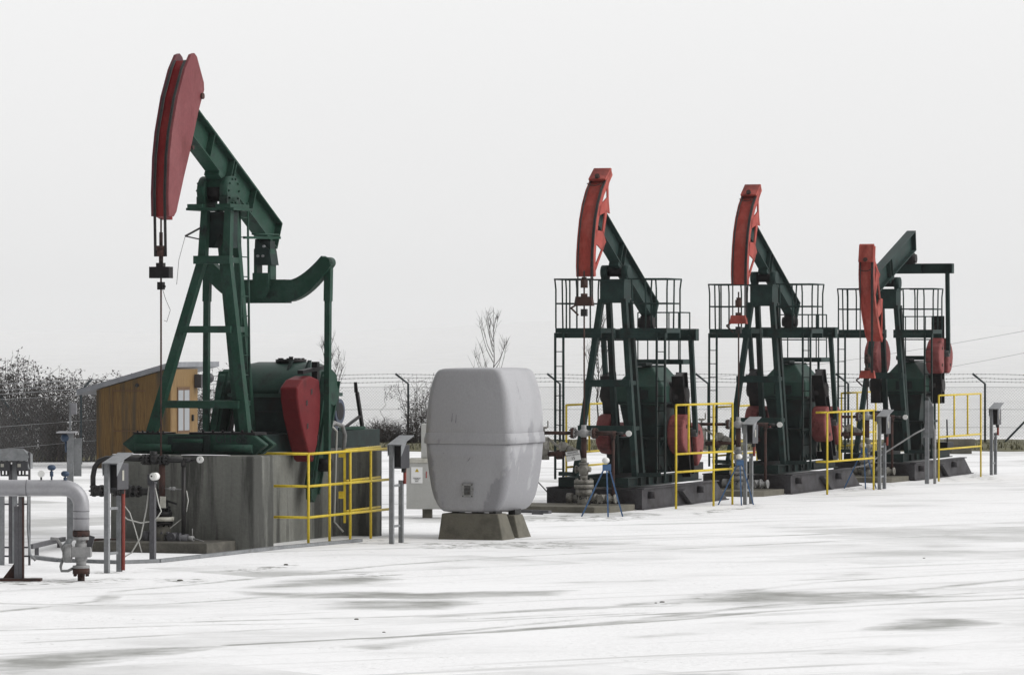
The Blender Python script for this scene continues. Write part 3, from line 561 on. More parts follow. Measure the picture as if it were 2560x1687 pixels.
# ---------------------------------------------------------------- the three smaller pump jacks
O2, O3, O4 = Vector((1.39, 80.5, 0)), Vector((4.82, 88.6, 0)), Vector((8.28, 97.0, 0))
def cage(b, l0, l1, w0, w1, z0, h, open_side, posts):
    """basket rail: posts that flare outwards, two hoops"""
    pts = [(l0, w0), (l1, w0), (l1, w1), (l0, w1)]
def small_pump(O, ang, ck, cz, label, wt=.42, wo=0):
    r = thing('pump_jack', O, label, 'pump jack', AZ, 'smaller pump jacks with openwork horseheads')
    G_ = 'sgreen'
    # ground skid: grey box sledge with sloping tail
    b = F(); b.box((.62, -.98, .02), (.66, .98, .40)); b.build('skid_front', 'skid', r)
    for sg in (-1, 1):
        a, c = (.90, .96) if sg > 0 else (-.96, -.90)
        b = F(); b.prism([(.66, .02), (6.3, .02), (5.55, .40), (.66, .40)], 'w', a, c)
        b.box((.66, a - .05, .401), (5.6, c + .05, .425)); b.box((.66, a - .05, 0), (6.3, c + .05, .02))
        e0 = c if sg > 0 else a
        for l in (1.1, 4.3): b.cyl((l, e0, .28), (l, e0 + sg * .14, .28), .07, 12)
        b.prism([(2.9, .30), (3.1, .33), (3.85, .03), (3.5, .03)], 'w', e0, e0 + sg * .12)
        b.build('skid_side', 'skid', r)
    b = F(); b.box((.7, -.88, .05), (5.9, .88, .34)); b.prism([(5.9, .05), (6.2, .05), (5.9, .3)], 'w', -.88, .88); b.build('skid_deck', 'shade', r)
    b = F()
    for wq in (-.62, .62): b.ibeam((.58, wq, .53), (5.4, wq, .53), .16, .19, .02)
    b.box((.56, -.72, .44), (.60, .72, .62))
    for l in (1.4, 1.9, 2.4, 2.9, 3.4): b.box((l, .64, .45), (l + .02, .70, .61))
    b.build('base_frame', 'dgreen', r)
    b = F(); b.box((4.4, -.5, .63), (4.9, .35, 1.05)); b.cyl((4.65, -.2, 1.1), (4.65, .4, 1.1), .2, 16); b.build('motor', 'greysteel', r)
    b = F(); b.box((4.9, .3, .63), (5.5, .7, .8)); b.bar((5.2, .62, .8), (5.15, .62, 1.35), .03, .03); b.build('brake', 'shade', r)
    # samson post
    top = 4.05; z1 = .63
    def fl(sg, z): k = (z - z1) / (4.45 - z1); return 1.30 + .50 * k, sg * (.62 - .42 * k)
    def rl(sg, z): k = (z - z1) / (4.45 - z1); return 2.80 - .72 * k, sg * (.26 - .05 * k)
    for sg in (-1, 1):
        b = F(); b.bar((*fl(sg, z1), z1), (*fl(sg, 4.1), 4.1), .105, .14, (1, 0, 0)); b.build('samson_leg', G_, r)
        b = F(); b.bar((*rl(sg, z1), z1), (*rl(sg, 4.1), 4.1), .10, .13, (1, 0, 0)); b.build('samson_leg', 'dgreen', r)
    for z in (1.55, 2.45):
        b = F(); p0, p1 = (*fl(-1, z), z), (*fl(1, z), z); b.bar((p0[0] - .08, p0[1] - .06, z), (p1[0] - .08, p1[1] + .04, z), .07, .14)
        b.bar(p1, (*rl(1, z), z), .05, .08); b.bar(p0, (*rl(-1, z), z), .05, .08); b.build('cross_brace', G_, r)
    b = F(); b.box((1.70, -.25, 4.03), (1.73, .25, 4.46)); b.box((1.73, .22, 4.03), (2.14, .25, 4.46)); b.box((1.73, -.25, 4.03), (2.14, -.22, 4.46)); b.box((1.68, -.27, 4.461), (2.18, .27, 4.50)); b.build('head_box', G_, r)
    pv = (1.95, 4.64)
    b = F(); b.cyl((pv[0], -.2, pv[1]), (pv[0], .2, pv[1]), .09, 14); b.build('bearing_shaft', 'shade', r)
    for sg in (-1, 1):
        b = F(); b.cyl((pv[0], sg * .22 - .065, pv[1]), (pv[0], sg * .22 + .065, pv[1]), .14, 16); b.box((pv[0] - .13, sg * .22 - .05, 4.501), (pv[0] + .13, sg * .22 + .05, pv[1])); b.build('bearing_block', G_, r)
    # walking beam
    d = Vector((cos(ang), 0, sin(ang))); u = Vector((-sin(ang), 0, cos(ang)))
    def bl(x, w_, z): return Vector((pv[0], 0, pv[1])) + d * x + Vector((0, w_, 0)) + u * z
    def bp(b, poly, w0, w1):
        b.loft([[bl(x, w0, z) for x, z in poly], [bl(x, w1, z) for x, z in poly]], False)
    def rect(x0, x1, z0, z1): return [(x0, z0), (x1, z0), (x1, z1), (x0, z1)]
    b = F(); bp(b, rect(-1.6, 2.34, .14, .165), -.11, .11); bp(b, rect(-1.6, 2.42, .585, .61), -.11, .11); bp(b, [(-1.6, .166), (2.32, .166), (2.40, .584), (-1.6, .584)], -.01, .01)
    for x in (-.1, .1): bp(b, rect(x, x + .02, .166, .584), .011, .105); bp(b, rect(x, x + .02, .166, .584), -.105, -.011)
    bp(b, [(2.30, .14), (2.36, .14), (2.44, .61), (2.38, .61)], -.11, .11); bp(b, rect(-.2, .2, .05, .138), -.1, .1)
    b.build('walking_beam', G_, r)
    # openwork horsehead, profile in the beam's own frame
    c0, s0 = cos(radians(28)), sin(radians(28))
    def loc(p): a, z = p[0] - 1.95, p[1] - 4.64; return (a * c0 - z * s0, a * s0 + z * c0)
    arc = [(1.15, 6.64), (.90, 6.45), (.62, 6.22), (.40, 5.95), (.24, 5.65), (.14, 5.33), (.07, 5.0), (.05, 4.75), (.07, 4.54)]
    arc = [loc(p) for p in arc]
    def inset(a, k):
        res = []
        for i, p in enumerate(a):
            q0, q1 = a[max(0, i - 1)], a[min(len(a) - 1, i + 1)]; tx, tz = q1[0] - q0[0], q1[1] - q0[1]; n = math.hypot(tx, tz)
            res.append((p[0] - tz / n * k, p[1] + tx / n * k))
        return res
    inn = inset(arc, .13); i2 = inset(arc, .05); i0 = inset(arc, .03)
    if inn[4][0] < arc[4][0]: inn = inset(arc, -.13); i2 = inset(arc, -.05); i0 = inset(arc, -.03)
    b = F(); bp(b, i0 + list(reversed(i2)), -.155, .155); b.build('horsehead_face', 'sred', r)
    for sg in (-1, 1):
        w0, w1 = (.155, .18) if sg > 0 else (-.18, -.155)
        b = F(); bp(b, arc + list(reversed(inn)), w0, w1)
        bp(b, [loc(p) for p in ((1.10, 6.60), (1.16, 6.62), (.98, 6.30), (1.00, 6.0), (1.06, 5.78), (.93, 5.80), (.90, 6.3))], w0, w1)
        bp(b, [loc(p) for p in ((.42, 5.90), (.93, 6.10), (1.0, 5.80), (.86, 5.81), (.36, 5.72))], w0, w1)
        bp(b, [loc(p) for p in ((.80, 5.86), (.90, 5.81), (.70, 5.36), (.60, 5.40))], w0, w1)
        bp(b, [loc(p) for p in ((.22, 5.45), (.66, 5.42), (.82, 5.22), (.58, 5.06), (.18, 5.2))], w0, w1)
        bp(b, [loc(p) for p in ((.62, 5.12), (.72, 5.14), (.20, 4.66), (.14, 4.72))], w0, w1)
        b.build('horsehead_cheek', 'sred', r)
    b = F(); tp = [loc(p) for p in ((1.16, 6.66), (1.22, 6.64), (1.02, 6.36), (.86, 6.40), (.82, 6.44))]
    bp(b, [(p[0] - .03, p[1]) for p in tp], -.175, .175); b.build('horsehead_cap', 'sred', r)
    bz = bl(arc[1][0] - .04, 0, arc[1][1]); b = F(); b.cyl(bz, bl(arc[1][0] - .12, 0, arc[1][1] + .02), .05, 10); b.tube([bl(arc[2][0] + .03 - .07, wq, arc[2][1] + .14 - .05 * (1 - (wq / .15) ** 2)) for wq in (-.15, -.1, -.05, 0, .05, .1, .15)], .012, 6); b.build('boss', 'rust', r)
    # bridle, carrier, rod
    for sg in (-1, 1):
        for dw in ((0,) if sg < 0 else (0, .03)):
            pts = [bl(p[0] - .012, sg * .135 + dw, p[1]) for p in arc[1:]]
            pts = [p for p in pts if True]; k = min(range(len(pts)), key=lambda i: pts[i].x)
            b = F(); b.tube(pts[:k + 1] + [Vector((min(pts[k].x, 0.05), sg * .135 + dw, cz + .03))], .014, 6); b.build('bridle_cable', 'steel', r)
    kx = .02
    b = F(); b.prism([(-.19, cz - .1), (.19, cz - .1), (.16, cz + .08), (-.16, cz + .08)], 'l', kx - .06, kx + .06); b.build('carrier_bar', 'rust' if ang < 0 and cz > 4 else 'sred', r)
    b = F(); b.cyl((kx, 0, cz + .08), (kx, 0, cz + .14), .07, 8); b.cyl((kx, 0, cz + .25), (kx, 0, cz + .41), .075, 8); b.cyl((kx, 0, cz + .41), (kx, 0, cz + .46), .05, 8); b.build('rod_clamp', 'rust', r)
    b = F(); b.box((kx - .05, -.055, cz - .30), (kx + .05, .055, cz - .16)); b.build('rod_clamp', 'steel', r)
    b = F(); b.cyl((kx, 0, 1.55), (kx, 0, cz + .58), .017, 8); b.build('polished_rod', 'rust', r)
    b = F(); b.bar((kx, -.16, cz - .08), (kx, -.27, cz - .14), .03, .03); b.bar((kx, -.27, cz - .14), (kx, -.12, cz - .28), .03, .03); b.build('hook', 'rust', r)
    # equaliser, pitmans, cranks, weights
    Q = bl(2.12, 0, .14); ez = Q.z - .38; el = Q.x + .02
    b = F(); b.cyl((el, -.16, Q.z - .14), (el, .16, Q.z - .14), .11, 14); b.box((el - .12, -.1, ez + .1), (el + .12, .1, Q.z)); b.build('tail_bearing', 'shade', r)
    b = F(); b.ibeam((el, -1.06, ez), (el, 1.06, ez), .2, .24, .025)
    for sg in (-1, 1): b.box((el - .1, sg * 1.06 - .012, ez - .12), (el + .1, sg * 1.06 + .012, ez + .12))
    b.box((el - .1, -.3, ez - .1), (el - .03, .3, ez + .1)); b.build('equaliser', G_, r)
    sh = Vector((4.05, 0, 2.19)); dk = Vector((sin(ck), 0, -cos(ck))); pr = Vector((-dk.z, 0, dk.x))
    def cp(t, s_): q = sh + dk * t + pr * s_; return (q.x, q.z)
    for sg in (-1, 1):
        wk = sg * .76 - .08; pin = cp(.78, 0)
        b = F(); b.prism([cp(-.43, -.16), cp(-.43, .16), cp(1.68, .13), cp(1.68, -.13)], 'w', wk - .07, wk + .07)
        for s0 in (-.165, .135): b.prism([cp(-.43, s0), cp(-.43, s0 + .03), cp(1.68, s0 * .82 + .03), cp(1.68, s0 * .82)], 'w', wk - .12, wk + .12)
        b.cyl((sh.x, wk - .16, sh.z), (sh.x, wk + .14, sh.z), .16, 14)
        for j in range(9): b.prism([cp(.2 + j * .16, .17), cp(.25 + j * .16, .19), cp(.28 + j * .16, .165)], 'w', wk - .1, wk + .1)
        b.build('crank', 'shade', r)
        b = F(); b.cyl((pin[0], wk - .05, pin[1]), (pin[0], sg * .96, pin[1]), .09, 12); b.build('crank_pin', 'steel', r)
        b = F(); b.bar((el, sg * .93, ez), (pin[0], sg * .93, pin[1]), .09, .10, (1, 0, 0)); b.build('pitman_arm', G_, r)
        for side in (-1, 1):
            t0 = wt + (side * wo)
            pl = [(0, 0), (.2, -.01), (.34, .05), (.46, .18), (.52, .36), (.51, .50), (.42, .64), (.26, .77), (0, .86)]
            b = F(); b.prism([cp(t0 + q[1], side * (.175 + q[0])) for q in pl], 'w', wk - .15, wk + .20 if sg > 0 else wk + .16)
            b.build('counterweight', 'pink', r, .04)
            b = F()
            for tt, uu in ((.2, .22), (.6, .22)):
                q = cp(t0 + tt, side * (.175 + uu)); e_ = wk + (.201 if sg > 0 else -.151)
                b.cyl((q[0], e_, q[1]), (q[0], e_ + sg * .012, q[1]), .04, 8)
            b.build('bolt', 'rust', r)
    # gearbox: hipped cover over a flared body on a tall pedestal
    def ring(l0, l1, w0, w1, z): return [(l0, w0, z), (l1, w0, z), (l1, w1, z), (l0, w1, z)]
    b = F(); b.loft([ring(3.45, 4.75, -.42, .42, 1.98), ring(3.40, 4.8, -.52, .52, 2.05), ring(3.40, 4.8, -.52, .52, 2.36), ring(3.65, 4.6, -.20, .20, 2.76)], False)
    b.build('gearbox_cover', 'green_light', r, .03)
    b = F(); b.box((3.36, -.55, 2.015), (4.84, .55, 2.05)); b.box((3.62, -.19, 2.765), (4.6, .19, 2.79)); b.build('gearbox_flange', 'dgreen', r)
    b = F(); b.cyl((4.05, -.66, 2.19), (4.05, .66, 2.19), .17, 18); b.cyl((4.05, -.56, 2.19), (4.05, .56, 2.19), .27, 18); b.build('shaft_housing', 'shade', r)
    b = F(); b.box((3.375, -.2, 2.1), (3.402, .2, 2.3)); b.box((3.5, -.12, 2.79), (3.9, .12, 2.84)); b.build('inspection_cover', 'dgreen', r)
    b = F(); b.loft([ring(3.5, 4.5, -.30, .34, 1.35), ring(3.45, 4.7, -.42, .42, 1.979)], False); b.prism([(3.38, 1.5), (3.46, 2.35), (3.38, 2.35)], 'w', -.05, .05); b.build('gearbox_body', 'dgreen', r)
    b = F(); b.box((3.42, -.42, .63), (4.6, .42, 1.30)); b.box((3.3, -.5, 1.301), (4.7, .5, 1.345))
    b.build('pedestal', 'dgreen', r)
    for j in range(9):
        for z0, z1_, z2 in ((.64, .64, .80), (1.29, 1.29, 1.12)):
            b = F()
            if j < 4: wq = -.38 + j * .25; b.prism([(3.419, z0), (3.34, z1_), (3.419, z2)], 'w', wq, wq + .03)
            else: l = 3.5 + (j - 4) * .24; b.prism([(.421, z0), (.50, z1_), (.421, z2)], 'l', l, l + .04)
            b.build('pedestal_rib', 'dgreen', r)
    # service decks either side of the post, with basket rails and hanging ladders
    for sg in (-1, 1):
        w0, w1 = (-1.13, -.18) if sg < 0 else (.22, 1.18)
        b = F(); b.box((1.55, w0, 3.44), (2.45, w1, 3.535)); b.box((1.55, w0, 3.34), (1.60, w1, 3.439)); b.box((2.40, w0, 3.34), (2.45, w1, 3.439)); b.build('service_deck', G_, r)
        ex = w0 if sg < 0 else w1
        b = F(); flare = .015
        for q, l, fl_ in ((0, 1.58, -.02), (.22, 1.58, -.04), (.44, 1.58, -.04), (.72, 1.58, -.04), (0, 2.42, .04), (.60, 2.42, .04)):
            wq = ex - sg * q
            if 1:
                b.tube([(l, wq, 3.535), (l, wq, 4.3), (l + fl_, wq + (sg * flare if q == 0 else 0), 4.50)], .017, 6)
        b.cyl((2.0, ex, 3.535), (2.0, ex + sg * flare, 4.5), .017, 6)
        for z, o_ in ((4.50, flare), (4.02, 0)):
            b.tube([(1.54 if o_ else 1.58, ex - sg * .80, z), (1.54 if o_ else 1.58, ex + sg * o_, z), (2.46 if o_ else 2.42, ex + sg * o_, z), (2.46 if o_ else 2.42, ex - sg * .80, z)], .018, 6)
        b.build('basket_rail', G_, r)
        b = F()
        lw = ex - sg * .10
        for dw in (-.085, .085): b.bar((1.5, lw + dw, .55), (1.5, lw + dw, 3.44), .05, .035, (0, 1, 0))
        for j in range(10): b.cyl((1.5, lw - .07, .75 + .29 * j), (1.5, lw + .07, .75 + .29 * j), .01, 6)
        b.bar((1.5, lw, .66), (1.3, sg * .6, .66), .05, .08)
        b.build('ladder', 'sgreen' if sg < 0 else 'dgreen', r)
    # rear landing above the gearbox
    b = F(); b.box((5.0, -.62, 2.80), (5.7, .42, 2.90)); b.build('rear_landing', G_, r)
    b = F()
    for wq in (-.55, .12, .36): b.cyl((5.0, wq, 2.90), (5.0, wq, 3.86), .014, 6); b.cyl((5.65, wq, 2.90), (5.65, wq, 3.86), .014, 6)
    for z in (3.3, 3.86): b.tube([(5.0, -.55, z), (5.0, .36, z), (5.65, .36, z)], .016, 6)
    b.cyl((5.2, .30, .63), (5.2, .30, 2.8), .03, 6); b.cyl((5.2, -.5, .63), (5.2, -.5, 2.8), .03, 6)
    b.build('landing_rail', G_, r)
small_pump(O2, radians(-27.5), radians(14), 4.06, 'nearest of the three smaller pump jacks, behind the blue tripod and tilted white sign', .52, .17)
small_pump(O3, radians(-26), radians(25), 3.74, 'middle one of the three smaller pump jacks, horsehead raised, standing between two similar jacks', .45, .15)
small_pump(O4, radians(17), radians(180), 2.50, 'farthest pump jack, its red horsehead lowered and its pink counterweights raised', .30)

# ---------------------------------------------------------------- wellheads
def gauge(b_parent, c, r=.055, nl=(-1, 0)):
    b = F(); b.cyl(c, (c[0] - .03, c[1], c[2]), r, 16); b.build('pressure_gauge', 'white', b_parent)
def flange(b, c, ax, r, t, bolts=8):
    e = Vector((1, 0, 0)) if ax == 'l' else Vector((0, 1, 0)) if ax == 'w' else Vector((0, 0, 1)); c = Vector(c)
    b.cyl(c - e * t / 2, c + e * t / 2, r, 16)
    p, q = (Vector((0, 1, 0)), Vector((0, 0, 1))) if ax == 'l' else (Vector((1, 0, 0)), Vector((0, 0, 1))) if ax == 'w' else (Vector((1, 0, 0)), Vector((0, 1, 0)))
    for k in range(bolts):
        a = 2 * pi * k / bolts; m_ = c + (p * cos(a) + q * sin(a)) * r * .8
        b.cyl(m_ - e * (t / 2 + .03), m_ + e * (t / 2 + .03), .016, 6)
def wellhead(O, label, num, cm='cream', sign=False):
    r = thing('wellhead', O, label, 'wellhead', AZ, 'wellheads of the smaller pump jacks')
    b = F(); b.cyl((0, 0, 0), (0, 0, .36), .13, 18); b.cyl((0, 0, .3), (0, 0, .42), .16, 18); b.build('casing_head', cm, r)
    b = F(); flange(b, (0, 0, .475), 'z', .19, .07, 10); flange(b, (0, 0, .56), 'z', .19, .07, 10); b.build('flange', cm, r)
    b = F(); b.cyl((0, 0, .6), (0, 0, .70), .075, 14); b.cyl((0, 0, .70), (0, 0, .90), .095, 10, .085); b.cyl((-.15, .05, .80), (.1, .05, .80), .06, 12); b.cyl((0, -.15, .80), (0, .14, .80), .05, 12); b.cyl((0, -.17, .80), (0, -.14, .80), .075, 12); b.cyl((0, 0, .90), (0, 0, .93), .10, 12); b.cyl((0, 0, .93), (0, 0, 1.02), .06, 12); b.build('gate_valve', cm, r)
    b = F(); b.cyl((0, 0, 1.0), (0, 0, 1.42), .055, 14); b.build('tubing', 'rust', r)
    b = F(); b.ball((0, 0, 1.50), .09, 8, 1, 1, 1.1); b.cyl((0, 0, 1.5), (0, 0, 1.66), .05, 12); b.cyl((0, -.17, 1.5), (0, .17, 1.5), .055, 12); b.cyl((0, -.19, 1.5), (0, -.17, 1.5), .10, 14); b.cyl((0, .17, 1.5), (0, .19, 1.5), .10, 14); b.build('stuffing_box', 'valve', r)
    b = F(); flange(b, (0, -.22, 1.5), 'w', .105, .05, 8); b.cyl((0, -.24, 1.5), (0, -.9, 1.5), .034, 12); b.build('flow_pipe', 'rust', r)
    b = F(); flange(b, (0, .22, 1.5), 'w', .105, .05, 8); b.cyl((0, .24, 1.5), (0, .66, 1.5), .045, 12); b.build('branch_pipe', 'rust', r)
    b = F(); b.cyl((0, .66, 1.5), (0, .80, 1.5), .03, 10); b.cyl((0, .80, 1.5), (0, .86, 1.5), .015, 8); b.build('gauge_pipe', 'steel', r)
    b = F(); b.cyl((-.03, .92, 1.5), (0, .92, 1.5), .058, 18); b.build('pressure_gauge', 'white', r)
    b = F(); b.cyl((0, .60, 1.5), (0, .60, .22), .03, 10); b.cyl((0, .60, 1.53), (0, .60, 1.40), .045, 10); b.build('return_pipe', 'rust', r)
    b = F(); b.cyl((0, -.9, 1.08), (0, -.06, 1.12), .05, 12); b.cyl((0, -.55, 1.08), (0, -.42, 1.09), .095, 12); b.build('flow_pipe', 'rust', r)
    b = F(); b.cyl((0, -.32, 1.2), (0, -.08, 1.12), .075, 12, .04); b.cyl((-.06, -.42, 1.24), (.06, -.42, 1.24), .09, 10); b.cyl((0, -.48, 1.22), (0, -.44, 1.22), .11, 12)
    b.cyl((0, -.82, .98), (0, -.82, 1.36), .105, 16); b.cyl((0, -.82, 1.36), (0, -.82, 1.42), .09, 14); b.cyl((0, -.82, 1.42), (0, -.82, 1.62), .02, 8); b.cyl((0, -.82, 1.58), (0, -.82, 1.62), .07, 12); b.cyl((-.05, -.72, 1.6), (-.05, -.72, 1.74), .013, 6)
    b.bar((0, -.74, 1.40), (0, -.5, 1.22), .04, .04)
    b.build('side_valve', 'cream', r)
    b = F(); b.cyl((0, -.34, .24), (0, -.22, .24), .10, 12); b.cyl((0, -.22, .24), (0, .66, .24), .06, 12); b.cyl((0, .22, .24), (0, .26, .24), .10, 12); b.cyl((0, .28, .24), (0, .46, .24), .085, 10); b.cyl((-.12, .37, .24), (.1, .37, .24), .07, 10); b.cyl((0, .48, .24), (0, .52, .24), .10, 12); b.cyl((0, .62, .24), (0, .66, .24), .09, 12)
    for k in range(6): a = k * 1.05; b.cyl((-.1, .36 + .08 * cos(a), .24 + .08 * sin(a)), (-.13, .36 + .08 * cos(a), .24 + .08 * sin(a)), .018, 6)
    b.build('casing_valve', cm, r)
    text(num, .13, 'ink', r, (-.134, 0, .26), (pi / 2, 0, -pi / 2), 'lettering')
    if sign:
        s = F(); s.box((-.16, -.14, .98), (-.15, .145, 1.17)); so = s.build('sign_plate', 'signw', r); so.rotation_euler = (radians(-9), 0, 0); so.location = (0, -.0, 0); so['label'] = 'white plate hung askew with black writing ending in 15'
        so.location = (0, .17 - .0, .015)
        so.location = (0, 0, .0)
        text('NEBEZPEČÍ', .045, 'ink', so, (-.162, 0, 1.14), (pi / 2, 0, -pi / 2))
        text('VSTUP ZAKÁZÁN', .036, 'ink', so, (-.162, 0, 1.095), (pi / 2, 0, -pi / 2))
        text('15', .08, 'ink', so, (-.162, 0, 1.03), (pi / 2, 0, -pi / 2))
    # the concrete pad round the cellar
    return r
wellhead(O2, 'cream and rusty wellhead marked 16-4 below a tilted white sign behind the blue tripod', '16-4', 'cream', True)
wellhead(O3, 'grey wellhead beside the second smaller pump jack, half hidden by a yellow railing post', '2', 'valve')
wellhead(O4, 'wellhead behind yellow bars in front of the farthest pump jack', '3', 'cream')
for O, lb in ((O2, 'low concrete pad under the wellhead nearest the blue tripod'), (O3, 'low concrete pad under the middle small pump jack and its wellhead'), (O4, 'low concrete pad in front of the farthest pump jack')):
    t = F(); t.prism([(-1.0, -1.5), (-1.0, .55), (-.72, .78), (.55, .86), (.55, -1.5)], 'z', -.05, .12)
    o = t.build('concrete_pad', 'conc3', None, .015); o.location = O; o.rotation_euler = (0, 0, AZ); tag(o, lb, 'concrete pad', 'concrete pads under the wellheads')
def big_wellhead():
    O = Vector((-5.50, 65.39, 0)); r = thing('wellhead', O, 'dark rusty wellhead with curved flow pipe in front of the tall concrete plinth', 'wellhead', AZ)
    b = F(); b.cyl((0, 0, 0), (0, 0, .42), .14, 18); b.build('casing_head', 'conc2', r)
    b = F(); flange(b, (0, 0, .44), 'z', .17, .05, 10); flange(b, (0, 0, .58), 'z', .16, .08, 10); b.cyl((0, 0, .62), (0, 0, .78), .10, 14); b.cyl((0, 0, .66), (0, 0, .70), .135, 12); b.build('tubing_head', 'shade', r)
    b = F(); b.cyl((0, 0, .47), (0, 0, .535), .19, 20); b.build('spacer_ring', 'capcream', r)
    b = F(); b.cyl((0, 0, .78), (0, 0, 1.36), .05, 14); b.build('tubing', 'rust', r)
    b = F(); b.ball((0, 0, .76), .085, 7); b.bar((-.03, .05, .80), (-.05, .28, .74), .02, .03); b.build('gate_valve', 'black', r)
    b = F(); b.box((-.13, .02, .68), (-.12, .12, .86)); o = b.build('tag_plate', 'capcream', r)
    b = F()
    for wq in (-.30, -.24, .0, .06): flange(b, (0, wq, 1.43), 'w', .085, .03, 8)
    b.tube([(0, -1.20, .95), (0, -1.20, 1.15), (0, -1.17, 1.30), (0, -1.09, 1.40), (0, -.97, 1.44), (0, -.8, 1.445), (0, -.3, 1.44)], .042, 12); b.cyl((0, -.3, 1.43), (0, .37, 1.43), .045, 12); b.ball((0, -.12, 1.44), .09, 7); b.cyl((0, -.15, 1.44), (0, -.15, 1.56), .06, 10)
    b.cyl((0, .37, 1.43), (0, .5, 1.42), .04, 10); b.cyl((0, .5, 1.43), (0, .6, 1.44), .02, 8)
    b.build('flow_pipe', 'steel', r)
    b = F(); b.cyl((-.03, .66, 1.44), (0, .66, 1.44), .055, 18); b.build('pressure_gauge', 'white', r)
    b = F(); b.cyl((-.034, .66, 1.44), (-.031, .66, 1.44), .008, 8); b.bar((-.034, .66, 1.44), (-.034, .67, 1.47), .004, .006); b.build('gauge_needle', 'ink', r)
    b = F(); b.cyl((0, .37, 1.43), (0, .37, .14), .034, 12); b.cyl((0, .37, 1.43), (0, .37, 1.33), .045, 12); b.build('return_pipe', 'steel', r)
    b = F(); b.cyl((0, -1.2, .93), (0, 0, .93), .04, 12); b.cyl((0, -.42, .93), (0, -.1, .93), .06, 12)
    for wq in (-1.18, -1.05, -.78, -.72, -.52, -.42): flange(b, (0, wq, .93), 'w', .095, .045, 6)
    b.ball((0, -.62, .93), .11, 7); b.ball((0, -1.12, .93), .09, 7); b.build('side_pipe', 'steel', r)
    b = F(); b.cyl((0, .05, .98), (0, .35, .97), .012, 6); b.ball((0, .14, .98), .03, 6); b.ball((0, .2, .98), .035, 6); b.build('sampling_cock', 'valve', r)
    b = F(); b.cyl((0, -.30, .2), (0, -.2, .2), .11, 12); b.cyl((0, -.28, .2), (0, .45, .2), .07, 12); b.cyl((0, .06, .2), (0, .10, .2), .11, 12); b.cyl((0, .13, .2), (0, .27, .2), .095, 10); b.cyl((-.12, .2, .22), (.06, .2, .22), .075, 10); b.cyl((0, .31, .2), (0, .35, .2), .10, 12)
    for k in range(6): a = k * 1.05; b.cyl((-.08, .1 + .1 * cos(a), .2 + .1 * sin(a)), (-.14, .1 + .1 * cos(a), .2 + .1 * sin(a)), .02, 6)
    b.build('casing_valve', 'greysteel', r)
    b = F(); b.cyl((0, .42, .2), (0, .54, .2), .045, 10); b.cyl((0, .54, .2), (0, .72, .16), .014, 6, .006); b.cyl((0, .52, .2), (0, .52, .36), .008, 6); b.build('bleed_valve', 'valve', r)
    b = F(); b.tube([(0, .42, .95), (0, .45, .8), (0, .42, .62)], .009, 6); b.tube([(0, .33, .5), (0, .1, .33), (-.02, -.1, .2), (-.05, -.25, .16)], .008, 6); b.build('hose', 'cable', r)
    p = F(); p.box((-.62, -.95, -.05), (.495, 1.05, .16)); o = p.build('concrete_pad', 'conc2', None, .02); o.location = O; o.rotation_euler = (0, 0, AZ); tag(o, 'dark low concrete pad at the foot of the tall plinth', 'concrete pad')
big_wellhead()

# ---------------------------------------------------------------- yellow railings
def railing(A, B, zt, mids, posts, label, inner=None, low=None, ends=(0, 0), rad=.022, drop=None):
    """posts: list of (fraction, z bottom); rails at zt and mids; ends: return rails, metres"""
    A, B = Vector(A), Vector(B); d = (B - A); r = thing('railing', A, label, 'railing', 0, 'yellow tube railings round the pump jacks')
    for z in [zt] + mids:
        b = MB(); p0, p1 = Vector((0, 0, z)), d + Vector((0, 0, z))
        b.tube([p0, p1], rad, 8)
        wd = Vector((sin(AZ), -cos(AZ), 0))
        for k, e_ in enumerate(ends):
            if e_ and (z == zt or drop is None or z in drop): b.tube([(p0, p1)[k], (p0, p1)[k] - wd * e_], rad, 8)
        b.build('rail', 'yellow', r)
    for fr, zb in posts:
        b = MB(); q = d * fr; b.tube([q + Vector((0, 0, zb)), q + Vector((0, 0, zt))], rad, 8); b.build('post', 'yellow', r)
    return r
WD = Vector((sin(AZ), -cos(AZ), 0)); LD = Vector((cos(AZ), sin(AZ), 0))
OB = Vector((-5.50, 65.39, 0))
a = OB + LD * 2.12 + WD * 1.6
railing(a, a + LD * 3.62, 1.48, [.96, .46], [(0, 0), (.245, 0), (.49, 0), (.74, 0)], 'yellow three-bar railing in front of the tall plinth with one swinging gate post', ends=(.88, 0))
a2 = OB + LD * 3.85 + WD * 1.52
gp_ = thing('railing_gate', a2, 'yellow hinged gate bar section behind the front rail of the plinth', 'gate', 0)
b = MB(); b.box((-.02, -.02, .3), (.02, .02, 1.46)); b.box((-.10, -.03, 1.38), (-.02, .03, 1.44)); b.box((-.10, -.03, .70), (-.02, .03, .82)); b.build('gate_post', 'yellow', gp_)
b = MB()
for z in (1.50, .99, .49): b.tube([(0, 0, z), LD * 1.7 + Vector((-.05, 0, z + .01))], .02, 8)
b.build('gate_bar', 'yellow', gp_)
railing(gp(1690, 1272), gp(1831, 1261), 2.03, [1.07, .72], [(0, 0), (.22, 1.07), (.66, 0), (1, 0)], 'yellow railing just right of the nearest small pump jack with its long grey skid behind')
A = gp(2068, 1236); B = gp(2184, 1224)
railing(A, B, 1.75, [.70], [(0, 0), (.26, .70), (.52, .70), (.78, .70), (1, 0)], 'yellow railing with four upright bars between the two middle instrument stands', ends=(.25, 0))
railing(gp(2347, 1203), gp(2452, 1191.7), 2.0, [1.03, .74], [(0, 0), (.36, 1.03), (.68, 1.03), (1, 0)], 'yellow railing at the far right beside the last pump jack')
